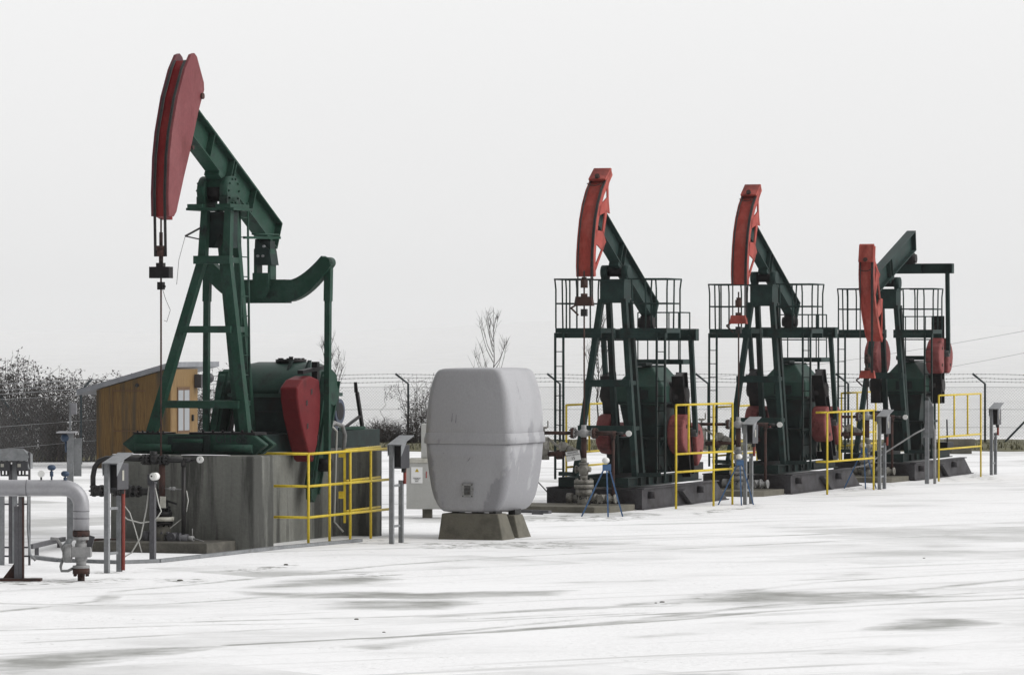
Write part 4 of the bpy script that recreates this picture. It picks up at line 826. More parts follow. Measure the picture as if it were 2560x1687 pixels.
for O, lb, hh in ((O2, 'yellow railing on the far side of the nearest small pump jack, left of its ladder', 1.98), (O3, 'yellow railing on the far side of the middle small pump jack', 1.8), (O4, 'yellow railing on the far side of the last pump jack', 2.0)):
    A = O - WD * 1.6 + LD * 3.55; railing(A, A + LD * 3.2, hh, [1.0, .72], [(0, 0), (.45, 1.0), (1, 0)], lb)

# ---------------------------------------------------------------- hooded instrument stands
def stand(p, label, sc=1.0, red='top', tagc=True):
    r = thing('instrument_stand', p, label, 'instrument stand', AZ, 'hooded instrument stands')
    r.scale = (sc, sc, sc)
    for l, nm, zt in ((0, 'post', 1.60), (.42, 'post', 1.02 if red == 'top' else 1.12)):
        b = F(); b.box((l - .012, -.035, 0), (l + .012, .035, zt)); b.box((l, -.036, 0), (l + .05, -.028, zt)); b.box((l, .028, 0), (l + .05, .036, zt)); b.build(nm, 'galv', r)
    b = F()
    for z in (.92, .26): b.box((.05, -.02, z), (.41, .0, z + .04))
    b.build('rung', 'galv', r)
    b = F(); b.box((.08, .02, 1.22), (.46, .14, 1.60)); b.build('instrument_box', 'box', r)
    b = F(); b.box((.075, .03, 1.25), (.08, .13, 1.58)); b.build('box_shaded_side', 'shade', r)  # dark sheet paints the shade on the side turned from the light
    if tagc:
        b = F(); b.box((.24, .141, 1.35), (.30, .145, 1.50)); b.build('tag_plate', 'capcream', r)
    b = F(); b.prism([(-.05, 1.60), (.5, 1.74), (.5, 1.755), (-.05, 1.615)], 'w', -.05, .2); b.build('hood', 'galv', r)
    b = F(); b.prism([(-.05, 1.595), (.42, 1.712), (-.02, 1.42)], 'w', -.052, -.046); b.prism([(-.05, 1.595), (.20, 1.655), (-.05, 1.42)], 'w', .19, .196); b.build('hood_cheek', 'galv', r)
    b = F(); zb = 0.02 if red == 'full' else .96
    b.tube([(.43, .07, 1.22), (.45, .06, 1.1), (.45, .06, zb)], .028, 8); b.build('conduit', 'redcable', r)
    b = F(); b.cyl((.40, .06, 1.15), (.40, .06, 1.23), .04, 8); b.build('cable_gland', 'black', r)
    return r
stand(gp(266, 1432), 'hooded grey instrument stand beside the dark wellhead with a full-length red conduit', .97, 'full')
stand(gp(978, 1359), 'hooded grey instrument stand between the yellow railing and the big grey housing', 1.0, tagc=False)
stand(gp(1862, 1261), 'hooded instrument stand in front of the middle small pump jack')
stand(gp(2198, 1223), 'hooded instrument stand between the middle and the farthest small pump jacks')
stand(gp(2478, 1187), 'hooded instrument stand standing alone at the far right edge of the yard')
# sensor on a plain post before the plinth
def sensor_post():
    p = gp(382, 1402); r = thing('sensor_post', p, 'plain grey post with a white round sensor head in front of the dark wellhead', 'sensor post', AZ)
    b = F(); b.box((-.035, -.04, 0), (.035, .04, 1.16)); b.box((-.05, -.06, 0), (.05, .06, .02)); b.build('post', 'greysteel', r)
    b = F(); b.box((-.04, -.07, 1.14), (.04, -.0, 1.30)); b.box((-.05, -.05, 1.16), (.05, .05, 1.19)); b.build('bracket', 'box', r)
    b = F(); b.cyl((-.10, .05, 1.27), (.02, .05, 1.27), .058, 18); b.cyl((-.12, .05, 1.27), (-.10, .05, 1.27), .045, 18); b.build('sensor_head', 'white', r)
    b = F(); b.cyl((-.125, .035, 1.275), (-.12, .035, 1.275), .014, 8); b.build('sensor_eye', 'black', r)
    c = F(); c.tube([(0, -.06, 1.12), (0, -.10, .8), (0, -.2, .35), (0, -.35, .12), (0, -.55, .01)], .011, 6); c.tube([(0, .04, 1.1), (0, .1, .85), (0, .14, .75), (0, .08, .66), (0, .0, .60), (0, -.2, .57), (0, -.42, .62), (0, -.6, .78)], .010, 6)
    c.tube([(0, -.55, .92), (0, -.38, .72), (0, -.3, .5), (0, -.22, .25), (0, -.18, .12)], .008, 6); c.build('cable', 'cable', r)
sensor_post()

# ---------------------------------------------------------------- blue tripods with white heads
def tripod(p, label, s=1.0, rz=0):
    r = thing('sensor_tripod', p, label, 'tripod', rz, 'blue tripods with white sensor heads'); r.scale = (s, s, s)
    for q, t_ in (((-.47, .1), (-.05, 0)), ((.02, -.2), (.0, -.02)), ((.30, .12), (.05, 0))):
        b = MB(); b.bar((q[0], q[1], 0), (t_[0], t_[1], .90), .028, .028, (0, 1, 0)); b.build('leg', 'blue', r)
    b = MB(); b.box((-.08, -.05, .86), (.08, .05, .98)); b.build('head_plate', 'blue', r)
    b = MB(); b.ball((-.02, 0, 1.05), .062, 8, 1.15, 1, 1); b.build('sensor_head', 'white', r)
tripod(gp(1517, 1291), 'blue tripod with a white round head in front of the nearest small pump jack')
tripod(gp(1850, 1262), 'blue tripod half hidden behind the instrument stand of the middle small pump jack', .92)
tripod(gp(2160, 1221), 'blue tripod behind the yellow bars near the farthest pump jack', .92)

# ---------------------------------------------------------------- grey fibreglass housing on concrete feet
def housing():
    O = Vector((-.76, 69.0, 0)); r = thing('equipment_housing', O, 'big rounded grey fibreglass housing with a ribbed waist standing on concrete feet', 'housing', AZ)
    LW, LL = .785, .86; lc = .9
    def ring(z, k, rc=.15):
        a, c = LW * k, LL * (k * .2 + .8 if k > .6 else k * 1.2 + .2) ; pts = []; rr = rc * k
        for (sx, sy, a0) in ((1, 1, 0), (-1, 1, 90), (-1, -1, 180), (1, -1, 270)):
            for j in range(7):
                t = radians(a0 + 15 * j); pts.append((lc + sx * (c - rr) + rr * cos(t), sy * (a - rr) + rr * sin(t), z))
        return pts
    def prof(lst): return [ring(z, k) for z, k in lst]
    up_ = [(1.62, 1.0), (1.9, .985), (2.1, .97), (2.3, .94), (2.5, .89), (2.62, .845), (2.71, .80), (2.77, .755), (2.81, .70), (2.832, .60), (2.842, .4), (2.845, .08)]
    lo_ = [(.44, .35), (.445, .50), (.46, .60), (.50, .67), (.57, .74), (.68, .81), (.85, .87), (1.1, .925), (1.35, .962), (1.60, .985)]
    b = F(); b.loft(prof(up_), True); b.build('upper_shell', 'tank', r)
    b = F(); b.loft(prof(lo_), True); b.build('lower_shell', 'tank', r)
    b = F(); b.loft(prof([(1.585, 1.015), (1.60, 1.035), (1.69, 1.03), (1.705, 1.012), (1.755, 1.01), (1.765, .99)]), True); b.build('waist_band', 'tank', r)
    for q in ((.02, -.27, 1.95, -.26, 2.12), (.02, -.20, 1.93, -.19, 2.10), (.0, .02, 1.30, .06, 1.36), (.0, -.42, 1.42, -.40, 1.43)):
        b = F(); b.bar((q[0] + .018, q[1], q[2]), (q[0] + .03, q[3], q[4]), .006, .006, (1, 0, 0)); b.build('scuff', 'tankmark', r)
    b = F(); b.box((.03, -.09, .70), (.12, .11, .93)); b.build('vent_plate', 'valve', r)
    b = F()
    for j in range(7): b.box((.022, -.045, .745 + j * .022), (.029, .065, .754 + j * .022))
    for q in ((-.07, .72), (.09, .72), (-.07, .91), (.09, .91)): b.cyl((.022, q[0], q[1]), (.029, q[0], q[1]), .010, 6)
    b.build('vent_slot', 'shade', r)
    for q in (-.30, .36):
        for l0 in (.12, 1.05):
            b = F(); b.box((l0, q, .38), (l0 + .3, q + .12, .47)); b.build('mounting_foot', 'black', r)
    for l0, h, wa, wb, lb in ((-.02, .43, -.46, .60, 'wide tapered concrete foot under the front of the grey housing'), (.78, .38, .0, .60, 'smaller concrete foot under the rear of the grey housing')):
        b = F(); b.loft([[(l0, wa - .04, -.03), (l0 + .62, wa - .04, -.03), (l0 + .62, wb + .06, -.03), (l0, wb + .06, -.03)], [(l0 + .08, wa, h), (l0 + .5, wa, h), (l0 + .5, wb - .06, h), (l0 + .08, wb - .06, h)]], False)
        o = b.build('concrete_block', 'conc3', None, .02); o.location = O; o.rotation_euler = (0, 0, AZ); tag(o, lb, 'concrete block')
housing()

def cabinet():
    s = 134.8; p = gp(1016, 1295)
    r = thing('electrical_cabinet', p, 'pale grey cabinet on a stub post with a yellow warning triangle, behind the grey housing', 'cabinet', radians(-3))
    b = MB(); b.box((0, 0, .17), (.95, .45, 1.02)); b.build('body', 'cabinet', r, .01)
    b = MB(); b.box((.04, -.01, 1.021), (.9, .46, 1.11)); b.build('cap', 'capcream', r, .01)
    b = MB(); b.box((.27, .05, 1.111), (.9, .40, 1.75)); b.build('upper_body', 'cabinet', r, .01)
    b = MB(); b.box((.29, .1, -.02), (.46, .35, .17)); b.build('stub_post', 'conc3', r)
    b = MB(); b.box((.09, -.012, .65), (.30, -.002, .95)); so = b.build('warning_sign', 'signw', r)
    b = MB(); b.add([(.16, -.014, .86), (.235, -.014, .86), (.1975, -.014, .925)], [(0, 1, 2)]); b.build('warning_triangle', 'yellow', so)
    text('!', .05, 'ink', so, (.1975, -.016, .883), (pi / 2, 0, 0), 'triangle_mark')
    text('ELEKTRICKÉ', .026, 'ink', so, (.195, -.014, .745), (pi / 2, 0, 0)); text('ZAŘÍZENÍ', .02, 'ink', so, (.195, -.014, .72), (pi / 2, 0, 0)); text('400V', .03, 'ink', so, (.195, -.014, .685), (pi / 2, 0, 0))
    b = MB(); b.box((.365, -.008, .76), (.378, -.002, .87)); b.add([(.355, -.008, .77), (.388, -.008, .77), (.3715, -.008, .745)], [(0, 1, 2)]); b.build('red_arrow', 'redink', r)
cabinet()

# ---------------------------------------------------------------- insulated pipe with valve at the left
def big_pipe():
    Y = 57.3; s = FPX / Y; z = 1.28; x1 = (203 - 1280) / s; gx = gp(203, 1452)
    r = thing('insulated_pipe', (x1, Y, 0), 'thick silver clad pipe bending down into a grey flanged valve with a lever', 'pipe', 0)
    b = MB(); R_ = .24; pts = [(-2.2, 0, z), (-1.2, 0, z), (-R_ - .03, 0, z)]
    for j in range(1, 8): a = radians(90 * j / 8); pts.append((-R_ + R_ * sin(a), 0, z - R_ + R_ * cos(a)))
    pts += [(0, 0, z - R_), (0, 0, .70)]; b.tube(pts, .112, 24); b.build('cladding', 'pipe', r)
    b = MB()
    for a_ in ((-R_ * .35, z - .02), (0, z - R_ - .06)): pass
    for c, n_ in (((-.75, 0, z), 'x'), ((0, 0, z - R_ - .08), 'z'), ((0, 0, .86), 'z')):
        e_ = (.004, 0, 0) if n_ == 'x' else (0, 0, .004); b.cyl(Vector(c) - Vector(e_), Vector(c) + Vector(e_), .115, 24)
    b.build('cladding_seam', 'greysteel', r)
    for zz in (.655, .135):
        b = MB(); b.cyl((0, 0, zz - .0375), (0, 0, zz + .0375), .118, 20)
        for k in range(10):
            a = 2 * pi * k / 10; b.cyl((.095 * cos(a), .095 * sin(a), zz - .07), (.095 * cos(a), .095 * sin(a), zz + .06), .014, 6)
        if zz < .3: b.cyl((0, 0, -.05), (0, 0, .10), .05, 14)
        b.build('rusty_flange', 'rust', r)
    b = MB(); b.cyl((0, 0, .565), (0, 0, .61), .115, 20); b.cyl((0, 0, .175), (0, 0, .215), .118, 20); b.cyl((0, 0, .50), (0, 0, .57), .07, 14); b.cyl((0, 0, .21), (0, 0, .30), .07, 14)
    b.box((-.13, -.1, .33), (.14, .1, .47)); b.cyl((-.13, 0, .38), (-.22, 0, .38), .13, 18); b.cyl((-.22, 0, .38), (-.25, 0, .38), .11, 18); b.cyl((0, 0, .28), (0, 0, .52), .085, 16)
    b.build('valve_body', 'valve', r, .006)
    b = MB(); b.tube([(-.24, 0, .40), (-.28, 0, .5), (-.33, -.02, .58), (-.42, -.02, .585)], .022, 8); b.tube([(-.25, 0, .32), (-.28, -.02, .2), (-.27, -.02, .14), (-.18, -.02, .14), (-.1, -.02, .18)], .02, 8); b.build('lever', 'valve', r)
    b = MB(); b.bar((.10, 0, .44), (.15, 0, .62), .05, .08); b.build('bracket', 'box', r)
    for px, zc, kind in ((103, 1.475, 'g'), (129, 1.56, 'b'), (163, 1.475, 'b')):
        gx_ = (px - 203) / s
        b = MB(); b.cyl((gx_, 0, z + .10), (gx_, 0, zc - .03), .013, 8)
        if kind == 'g':
            o = b.build('pressure_gauge', 'steel', r); b = MB(); b.cyl((gx_, -.02, zc), (gx_, .02, zc), .047, 18); b.build('dial', 'white', o)
        else:
            b.ball((gx_, 0, zc), .05, 7, 1.2, 1, .85); b.cyl((gx_, 0, zc - .05), (gx_, 0, zc - .12), .025, 8); b.build('transmitter', 'tblue', r)
    # support column under the horizontal run
    sx = (53 - 203) / s
    c = thing('pipe_support', (x1 + sx, Y, 0), 'rust-streaked steel column holding up the silver pipe', 'pipe support', 0)
    b = MB(); b.box((-.035, -.05, 0), (.035, .05, z - .12)); b.box((-.09, -.06, .02), (-.036, .04, z - .25)); b.build('column', 'greysteel', c)
    b = MB(); b.box((.02, -.055, .02), (.038, .055, z - .13)); b.build('column_edge', 'rust', c)
    b = MB(); b.box((-.3, -.12, -.03), (.28, .12, .035)); b.prism([(-.25, .04), (-.09, .04), (-.09, .25)], 'w', -.01, .01); b.build('base_plate', 'rust', c)
big_pipe()
def rack():
    p = gp(0, 1412); s = (1412 - PH / 2) / CAMH
    r = thing('instrument_rack', p, 'steel rack with a sloping hood over two tagged instrument boxes behind the silver pipe', 'instrument rack', 0)
    def X(px): return px / s
    def Z(py): return CAMH - (py - PH / 2) / s
    b = MB(); b.prism([(-.6, Z(1124)), (X(62), Z(1120)), (X(78), Z(1140)), (X(72), Z(1150)), (-.6, Z(1150))], 'w', -.25, -.24); b.add([(-.6, -.25, Z(1123)), (X(62), -.25, Z(1119)), (X(78), .25, Z(1136)), (-.6, .25, Z(1136))], [(0, 1, 2, 3)]); b.build('hood', 'galv', r)
    b = MB(); b.add([(X(62), -.24, Z(1120)), (X(78), .2, Z(1137)), (X(78), .2, Z(1172)), (X(74), -.1, Z(1172))], [(0, 1, 2, 3)]); b.build('hood_cheek', 'galv', r)
    for px, wd, zb, zt in ((5, 12, 1412, 1240), (26, 8, 1408, 1160), (37, 12, 1408, 1150), (73.5, 5, 1412, 1130)):
        b = MB(); x = X(px); h = X(wd) / 2; b.box((x - h, -.03, Z(zb)), (x + h, .03, Z(zt))); b.build('post', 'galv' if wd > 10 else 'greysteel', r)
    for x0, x1 in ((2, 27), (44, 72)):
        b = MB(); b.box((X(x0), -.16, Z(1176)), (X(x1), 0, Z(1152))); o = b.build('instrument_box', 'box', r)
        b = MB(); b.box((X(x0 + 3), -.165, Z(1166)), (X(x0 + 11), -.161, Z(1158))); b.build('tag_plate', 'capcream', o)
        for dx in (3, 12, 20): b = MB(); b.cyl((X(x0 + dx), -.1, Z(1176)), (X(x0 + dx), -.1, Z(1186)), .015, 8); b.build('cable_gland', 'black', o)
        for dx in (5, 18): b = MB(); b.tube([(X(x0 + dx), -.1, Z(1153)), (X(x0 + dx - 1), -.1, Z(1144)), (X(x0 + dx + 4), -.08, Z(1136))], .013, 6); b.build('cable', 'black', o)
    for py in (1190, 1262, 1370, 1392): b = MB(); b.box((X(0), .031, Z(py)), (X(74), .06, Z(py - 4))); b.build('cross_bar', 'greysteel', r)
    b = MB(); b.tube([(X(72), -.05, Z(1220)), (X(71), -.05, Z(1320)), (X(76), -.05, Z(1385)), (X(90), -.05, Z(1400))], .02, 8); b.build('conduit', 'galv', r)
rack()
def small_instruments():
    p = gp(184, 1372); s2 = (1372 - PH / 2) / CAMH
    r = thing('channel_post', p, 'tall grey channel post with a flat hood and blue transmitter behind the silver bend', 'post', 0)
    def X(px): return (px - 184) / s2
    def Z(py): return CAMH - (py - PH / 2) / s2
    b = MB(); b.box((X(168), -.05, Z(1350)), (X(184), .0, Z(1082))); b.box((X(184) + .001, 0, Z(1190)), (X(203), .06, Z(1095))); b.tube([(X(176), -.02, Z(1345)), (X(170), -.02, Z(1358)), (X(160), -.02, Z(1370))], .05, 8); b.build('channel', 'galv', r)
    b = MB(); b.box((X(144), -.2, Z(1082)), (X(192), .2, Z(1078.5))); b.build('hood', 'pipe', r)
    b = MB(); b.ball((X(163), -.02, Z(1094)), .07, 7); b.cyl((X(165), -.02, Z(1100)), (X(166), -.02, Z(1130)), .02, 8); b.build('transmitter', 'tblue', r)
    b = MB(); b.box((X(171), .1, Z(1082)), (X(176), .13, Z(1005))); b.build('upper_post', 'galv', r)
    b = MB(); b.box((X(175), .06, Z(1036)), (X(190), .16, Z(1008))); b.build('junction_box', 'boxl', r, .01)
small_instruments()

# cable duct creeping over the snow, small beams and blocks
def ground_bits():
    pts = [gp(85, 1396), gp(150, 1404), gp(300, 1409), gp(395, 1406), gp(470, 1398), gp(560, 1388), gp(700, 1372), gp(900, 1354)]
    b = MB()
    for a, c in zip(pts, pts[1:]): b.bar(a + Vector((0, 0, .028)), c + Vector((0, 0, .028)), .10, .05)
    tag(b.build('cable_duct', 'galv'), 'grey metal cable duct lying on the snow round the foot of the plinth', 'cable duct')
    b = MB(); b.bar(gp(78, 1392) + Vector((0, 0, .16)), gp(160, 1362) + Vector((0, 0, .10)), .06, .07)
    for q in ((92, 1388), (148, 1368)): v = gp(*q); b.box((v.x - .03, v.y - .03, 0), (v.x + .03, v.y + .03, .12))
    tag(b.build('low_rail', 'greysteel'), 'low grey steel beam on short feet behind the silver pipe', 'beam')
    b = MB(); v = gp(262, 1375); b.box((v.x - .3, v.y, .05), (v.x + .3, v.y + .2, .18)); tag(b.build('rusty_beam', 'rust'), 'short rusty beam lying beside the dark concrete pad', 'beam')
    b = MB(); v = gp(2408, 1134); b.box((v.x - .35, v.y, 0), (v.x + .25, v.y + .5, .22)); tag(b.build('concrete_block', 'conc3', None, .02), 'lower pale concrete block stacked by the grass strip at the far right', 'concrete block')
    b = MB(); v = gp(2408, 1134); b.box((v.x - .5, v.y + .02, .225), (v.x + .35, v.y + .55, .42)); tag(b.build('concrete_block', 'conc3', None, .02), 'upper snow-topped concrete block stacked by the grass strip at the far right', 'concrete block')
    # grey mast beside the farthest jack
    v = gp(2322, 1209); r = thing('conduit_mast', v, 'slim pale grey mast with a diagonal conduit in front of the farthest pump jack', 'mast', AZ)
    b = F(); b.box((-.02, -.09, 0), (.04, .0, 1.9)); b.prism([(-.16, 1.05), (.10, 1.05), (.10, 1.75), (-.02, 1.98)], 'l', .045, .07); b.build('mast', 'galv', r)
    b = F(); b.cyl((.08, .12, 0), (.08, .12, 1.25), .035, 10); b.build('conduit', 'valve', r)
    b = F(); b.tube([(0, -.08, 1.27), (-.1, -.3, 1.15), (-.6, -1.35, .42), (-.7, -1.6, .38)], .018, 8); b.build('diagonal_conduit', 'valve', r)
    for k, (px, py, Y0) in enumerate(((0, 0, 0),)): pass
    v = gp(1375, 1272); b = MB(); b.tube([v + Vector((-.32, .1, .62)), v + Vector((.10, 0, .17)), v + Vector((.30, 0, .14))], .012, 6); b.bar(v + Vector((.26, 0, .14)), v + Vector((.36, 0, .14)), .04, .08)
    tag(b.build('drain_tube', 'steel'), 'thin bent steel tube between the grey housing and the nearest small wellhead', 'tube')
    b = MB(); a = gp(1282, 1283); b.bar(a + Vector((0, 0, .05)), gp(1375, 1286) + Vector((0, 0, .05)), .1, .06); c = gp(1345, 1285); b.box((c.x - .12, c.y - .1, 0), (c.x + .1, c.y + .1, .07))
    tag(b.build('steel_offcut', 'greysteel'), 'low steel bar with a small foot on the snow right of the grey housing', 'steel bar')
    # stones and clods in the snow
    for i, (px, py, s_) in enumerate(((892, 1548, .03), (1655, 1505, .03), (1640, 1507, .02), (960, 1580, .02), (715, 1412, .04), (450, 1451, .04), (2310, 1395, .02))):
        v = gp(px, py); b = MB(); n = 7; rings = []
        for zz, k in ((-.01, 1), (s_ * .35, .8), (s_ * .5, .35)): rings.append([(v.x + s_ * k * cos(2 * pi * j / n) * R.uniform(.8, 1.5), v.y + s_ * k * sin(2 * pi * j / n) * R.uniform(.7, 1.1), zz) for j in range(n)])
        b.loft(rings, False); tag(b.build('stone', 'conc2'), 'small dark clod lying in the snow of the open yard', 'stone', 'clods lying in the snow')
ground_bits()

# ---------------------------------------------------------------- wooden shed
def shed():
    Y = 106.7; s = FPX / Y; O = Vector(((426 - 1280) / (FPX / 106.0), 106.0, 0)) # near right corner
    r = thing('wooden_shed', O, 'small orange wooden shed with a sloping metal roof behind the large pump jack', 'shed', AZ)
    W_ = 2.08; D = 1.68; hl, hr = 2.0, 2.56
    b = F(); b.prism([(-W_, 0), (0, 0), (0, hr), (-W_, hl)], 'l', 0, .06); b.prism([(-W_, 0), (-W_ + .001, 0), (-W_ + .001, hl), (-W_, hl)], 'l', .06, D)
    b.box((.06, -W_, 0), (D, -W_ + .05, hl)); b.box((D - .05, -W_ + .05, 0), (D, -.05, hl)); b.build('wall', 'wood', r)
    b = F(); b.box((.061, -.05, 0), (D, 0, hr - .02)); b.build('gable_wall', 'woodlight', r)
    b = F(); k = (hr - hl) / W_
    def zr(w_): return hr + k * w_
    b.prism([(-W_ - .52, zr(-W_ - .52) + .02), (.05, zr(.05) + .02), (.05, zr(.05) + .15), (-W_ - .52, zr(-W_ - .52) + .15)], 'l', -.10, D + 1.25); b.build('roof', 'roof', r)
    b = F(); b.box((-.02, -W_ + .48, .95), (-.003, -W_ + 1.36, .97)); b.box((-.02, -W_ + .46, 1.98), (-.003, -W_ + 1.38, 2.0)); b.box((-.02, -W_ + .46, 1.3), (-.003, -W_ + .475, 1.98)); b.build('hatch_trim', 'frame', r)
    b = F(); b.cyl((-.03, -.93, 2.13), (-.0, -.93, 2.13), .05, 10); b.build('vent_hole', 'black', r)
    b = F(); b.box((.40, .001, .92), (1.16, .02, 2.08)); f = b.build('window', 'frame', r)
    for l0 in (.44, .81): b = F(); b.box((l0, .021, .97), (l0 + .30, .026, 2.0)); b.build('pane', 'glass', f)
    b = F(); b.box((1.30, .001, 1.2), (1.36, .05, 1.36)); b.build('door_handle', 'black', r)
    b = F(); b.box((1.45, .02, 2.05), (1.65, .2, 2.4)); b.ball((1.9, .22, 2.3), .14, 7); b.build('wall_lamp', 'box', r)
    b = F(); b.box((-.03, -.50, .78), (-.003, -.38, 1.25)); b.build('meter_box', 'boxl', r)
    b = F(); b.box((-.035, -.48, .9), (-.031, -.41, 1.0)); b.build('warning_sticker', 'yellow', r)
shed()

# ---------------------------------------------------------------- fence
def fence():
    s = 81.6
    def px2x(px): return (px - 1280) / s
    Yf = 127.5
    base = [Vector((px2x(px), Yf, 0)) for px in (650, 1020.5, 1400, 1771, 2121, 2463, 2810)]
    def run(pts, label, arm, cat='fence', first=0, step=.095):
        r = thing('wire_fence', pts[0], label, cat, 0); o = pts[0]
        for p in pts:
            q = p - o
            b = MB(); b.tube([q + Vector((0, 0, -.1)), q + Vector((0, 0, 1.93)), q + Vector((arm[0], arm[1], 2.24))], .034, 8); b.build('fence_post', 'fence', r)
        # chain-link made of real diagonal wires
        b = MB()
        for a, c in zip(pts, pts[1:]):
            L_ = (c - a).length; d = (c - a).normalized(); H_ = 1.80; n = int((L_ + H_) / step)
            for k in range(n):
                x0 = k * step
                for sg in (1, -1):
                    u0, u1 = x0 - H_, x0
                    z0, z1 = 0, H_
                    if u0 < 0: z0 = -u0; u0 = 0
                    if u1 > L_: z1 = H_ - (u1 - L_); u1 = L_
                    if u1 <= u0: continue
                    p0 = (a - o) + d * u0; p1 = (a - o) + d * u1
                    za, zb = (z0, z1) if sg > 0 else (H_ - z0, H_ - z1)
                    P0 = Vector((p0.x, p0.y, za + .03)); P1 = Vector((p1.x, p1.y, zb + .03)); hw = .0021 if step < .1 else .0012
                    nrm = Vector((-(P1 - P0).z * d.x, 0, (P1 - P0).x)).normalized() * hw
                    b.add([P0 - nrm, P1 - nrm, P1 + nrm, P0 + nrm], [(0, 1, 2, 3)])
        b.build('chain_link', 'meshwire', r)
        for zz, k in ((.6, 0), (1.15, 0), (1.83, 0)):
            b = MB()
            for a, c in zip(pts, pts[1:]): b.tube([a - o + Vector((0, 0, zz)), (a + c) / 2 - o + Vector((0, 0, zz - .01)), c - o + Vector((0, 0, zz))], .005, 4)
            b.build('tension_wire', 'wire', r)
        for f_ in (.25, .62, 1.0):
            b = MB(); off = Vector((arm[0] * f_, arm[1] * f_, 1.93 + .31 * f_ - .01))
            for a, c in zip(pts, pts[1:]):
                L_ = (c - a).length; m_ = [a - o + off, a * .75 + c * .25 - o + off - Vector((0, 0, R.uniform(.005, .04))), (a + c) / 2 - o + off - Vector((0, 0, R.uniform(.01, .06))), a * .25 + c * .75 - o + off - Vector((0, 0, R.uniform(.0, .04))), c - o + off]
                b.tube(m_, .006, 4)
                for j in range(int(L_ / .13)):
                    t = j * .13 / L_ * 4; i_ = min(3, int(t)); q = m_[i_].lerp(m_[i_ + 1], t - i_)
                    b.bar(q - Vector((.008, 0, .022)), q + Vector((.008, 0, .022)), .012, .012)
            b.build('barbed_wire', 'wire', r)
        return r
    run(base, 'chain-link fence with leaning posts and three barbed wires along the back of the yard', (-.39, -.1))
    cor = base[0]; pts = [Vector((-15.5, 66.0 + 22, 0)), Vector((-13.9, 96, 0)), Vector((-11.4, 110, 0)), Vector((-9.3, 120, 0)), cor]
    run(pts, 'chain-link fence running back behind the shed and the dark hedge at the left', (.28, -.05), step=.13)
    b = MB(); b.bar(at(2500, 1117, 127.4), at(2575, 1040, 127.4), .06, .06); tag(b.build('fence_strut', 'fence'), 'slanting blue-grey strut propping the back fence at the right edge', 'strut')
    b = MB(); b.bar(at(70, 1075, 112), at(-30, 955, 112), .06, .06); tag(b.build('fence_strut', 'fence'), 'slanting dark blue strut before the hedge at the left edge', 'strut')
fence()

# ---------------------------------------------------------------- hedge, bushes, bare trees
def bush(x, y, wd, hgt, label, nst=70, nleaf=2600, low=.55, name='bramble_bush', group=None, leafs=(.014, .034)):
    r = thing(name, (x, y, 0), label, 'bush', 0, group)
    b = MB(); lf = MB(); tips = []
    for i in range(nst):
        x0 = R.uniform(-wd / 2, wd / 2) * .8; y0 = R.uniform(-.5, .5); a = R.uniform(-1, 1); h = hgt * R.uniform(.45, 1.05)
        pts = [Vector((x0, y0, -.05))]; n = 7; dx, dy = R.uniform(-.35, .35), R.uniform(-.2, .2)
        for k in range(1, n):
            f_ = k / (n - 1)
            pts.append(Vector((x0 + dx * f_ * 1.4 + R.uniform(-.09, .09), y0 + dy * f_ + R.uniform(-.07, .07), h * (f_ if R.random() > .1 else f_ * .97))))
        b.tube(pts, .01, 3, [.013 * (1 - .7 * k / (n - 1)) for k in range(n)], False, False)
        for k in range(1, n):
            for q in range(3):
                p = pts[k].lerp(pts[k - 1], R.random()); e1 = p + Vector((R.uniform(-.28, .28), R.uniform(-.2, .2), R.uniform(-.05, .28))); e2 = e1 + Vector((R.uniform(-.2, .2), R.uniform(-.1, .1), R.uniform(-.12, .15)))
                b.tube([p, e1, e2], .004, 3, [.0055, .004, .002], False, False); tips.append((p, e1, e2))
    for i in range(nleaf):
        t_ = R.choice(tips); f_ = R.random(); p = t_[0].lerp(t_[1], f_) if R.random() < .5 else t_[1].lerp(t_[2], f_)
        if (low > 0 and R.random() < (p.z / hgt) * low) or (low < 0 and R.random() < (1 - min(1, p.z / hgt)) * -low * 1.6): continue
        p = p + Vector((R.gauss(0, .03), R.gauss(0, .03), R.gauss(0, .03))); s_ = R.uniform(*leafs)
        u = Vector((R.uniform(-1, 1), R.uniform(-1, 1), R.uniform(-1, 1))).normalized() * s_; v = u.cross(Vector((R.uniform(-1, 1), R.uniform(-1, 1), R.uniform(-1, 1)))).normalized() * s_ * .7
        lf.add([p - u, p + v, p + u, p - v], [(0, 1, 2, 3)])
    b.build('stems', 'twig', r); lf.build('foliage', 'leaf', r)
    return r
HG = 'dark bushes of the hedge at the left'
for i, (x, y, wd, h) in enumerate(((-14.1, 112.6, 2.2, 2.85), (-12.9, 112.2, 2.0, 2.45), (-11.9, 112.4, 2.0, 2.2), (-10.9, 112.8, 1.9, 2.1), (-9.9, 113.0, 1.7, 2.15))):
    bush(x, y, wd, h, ['tall dark bramble bush at the left edge, highest of the hedge', 'dense dark bramble bush second from the left in the hedge', 'dark bramble bush in the middle of the hedge', 'lower dark bramble bush right beside the shed wall', 'dark bramble bush hidden behind the wooden shed'][i], 100, 8200, -.25, group=HG, leafs=(.016, .038))
bush(-8.9, 119, 1.5, 2.35, 'thin leafy bush between the shed and the legs of the large pump jack', 60, 2600, .5)
bush(-2.75, 126.6, .8, 2.0, 'leafy bush climbing the back fence left of the grey housing', 30, 1300, .75)
bush(-3.7, 126.9, 1.5, .75, 'low scrubby bush at the foot of the back fence left of the instrument stand', 60, 1600, .4)
bush(-5.0, 127, 1.8, .5, 'very low scrub along the fence foot behind the yellow railing', 50, 900, .4)
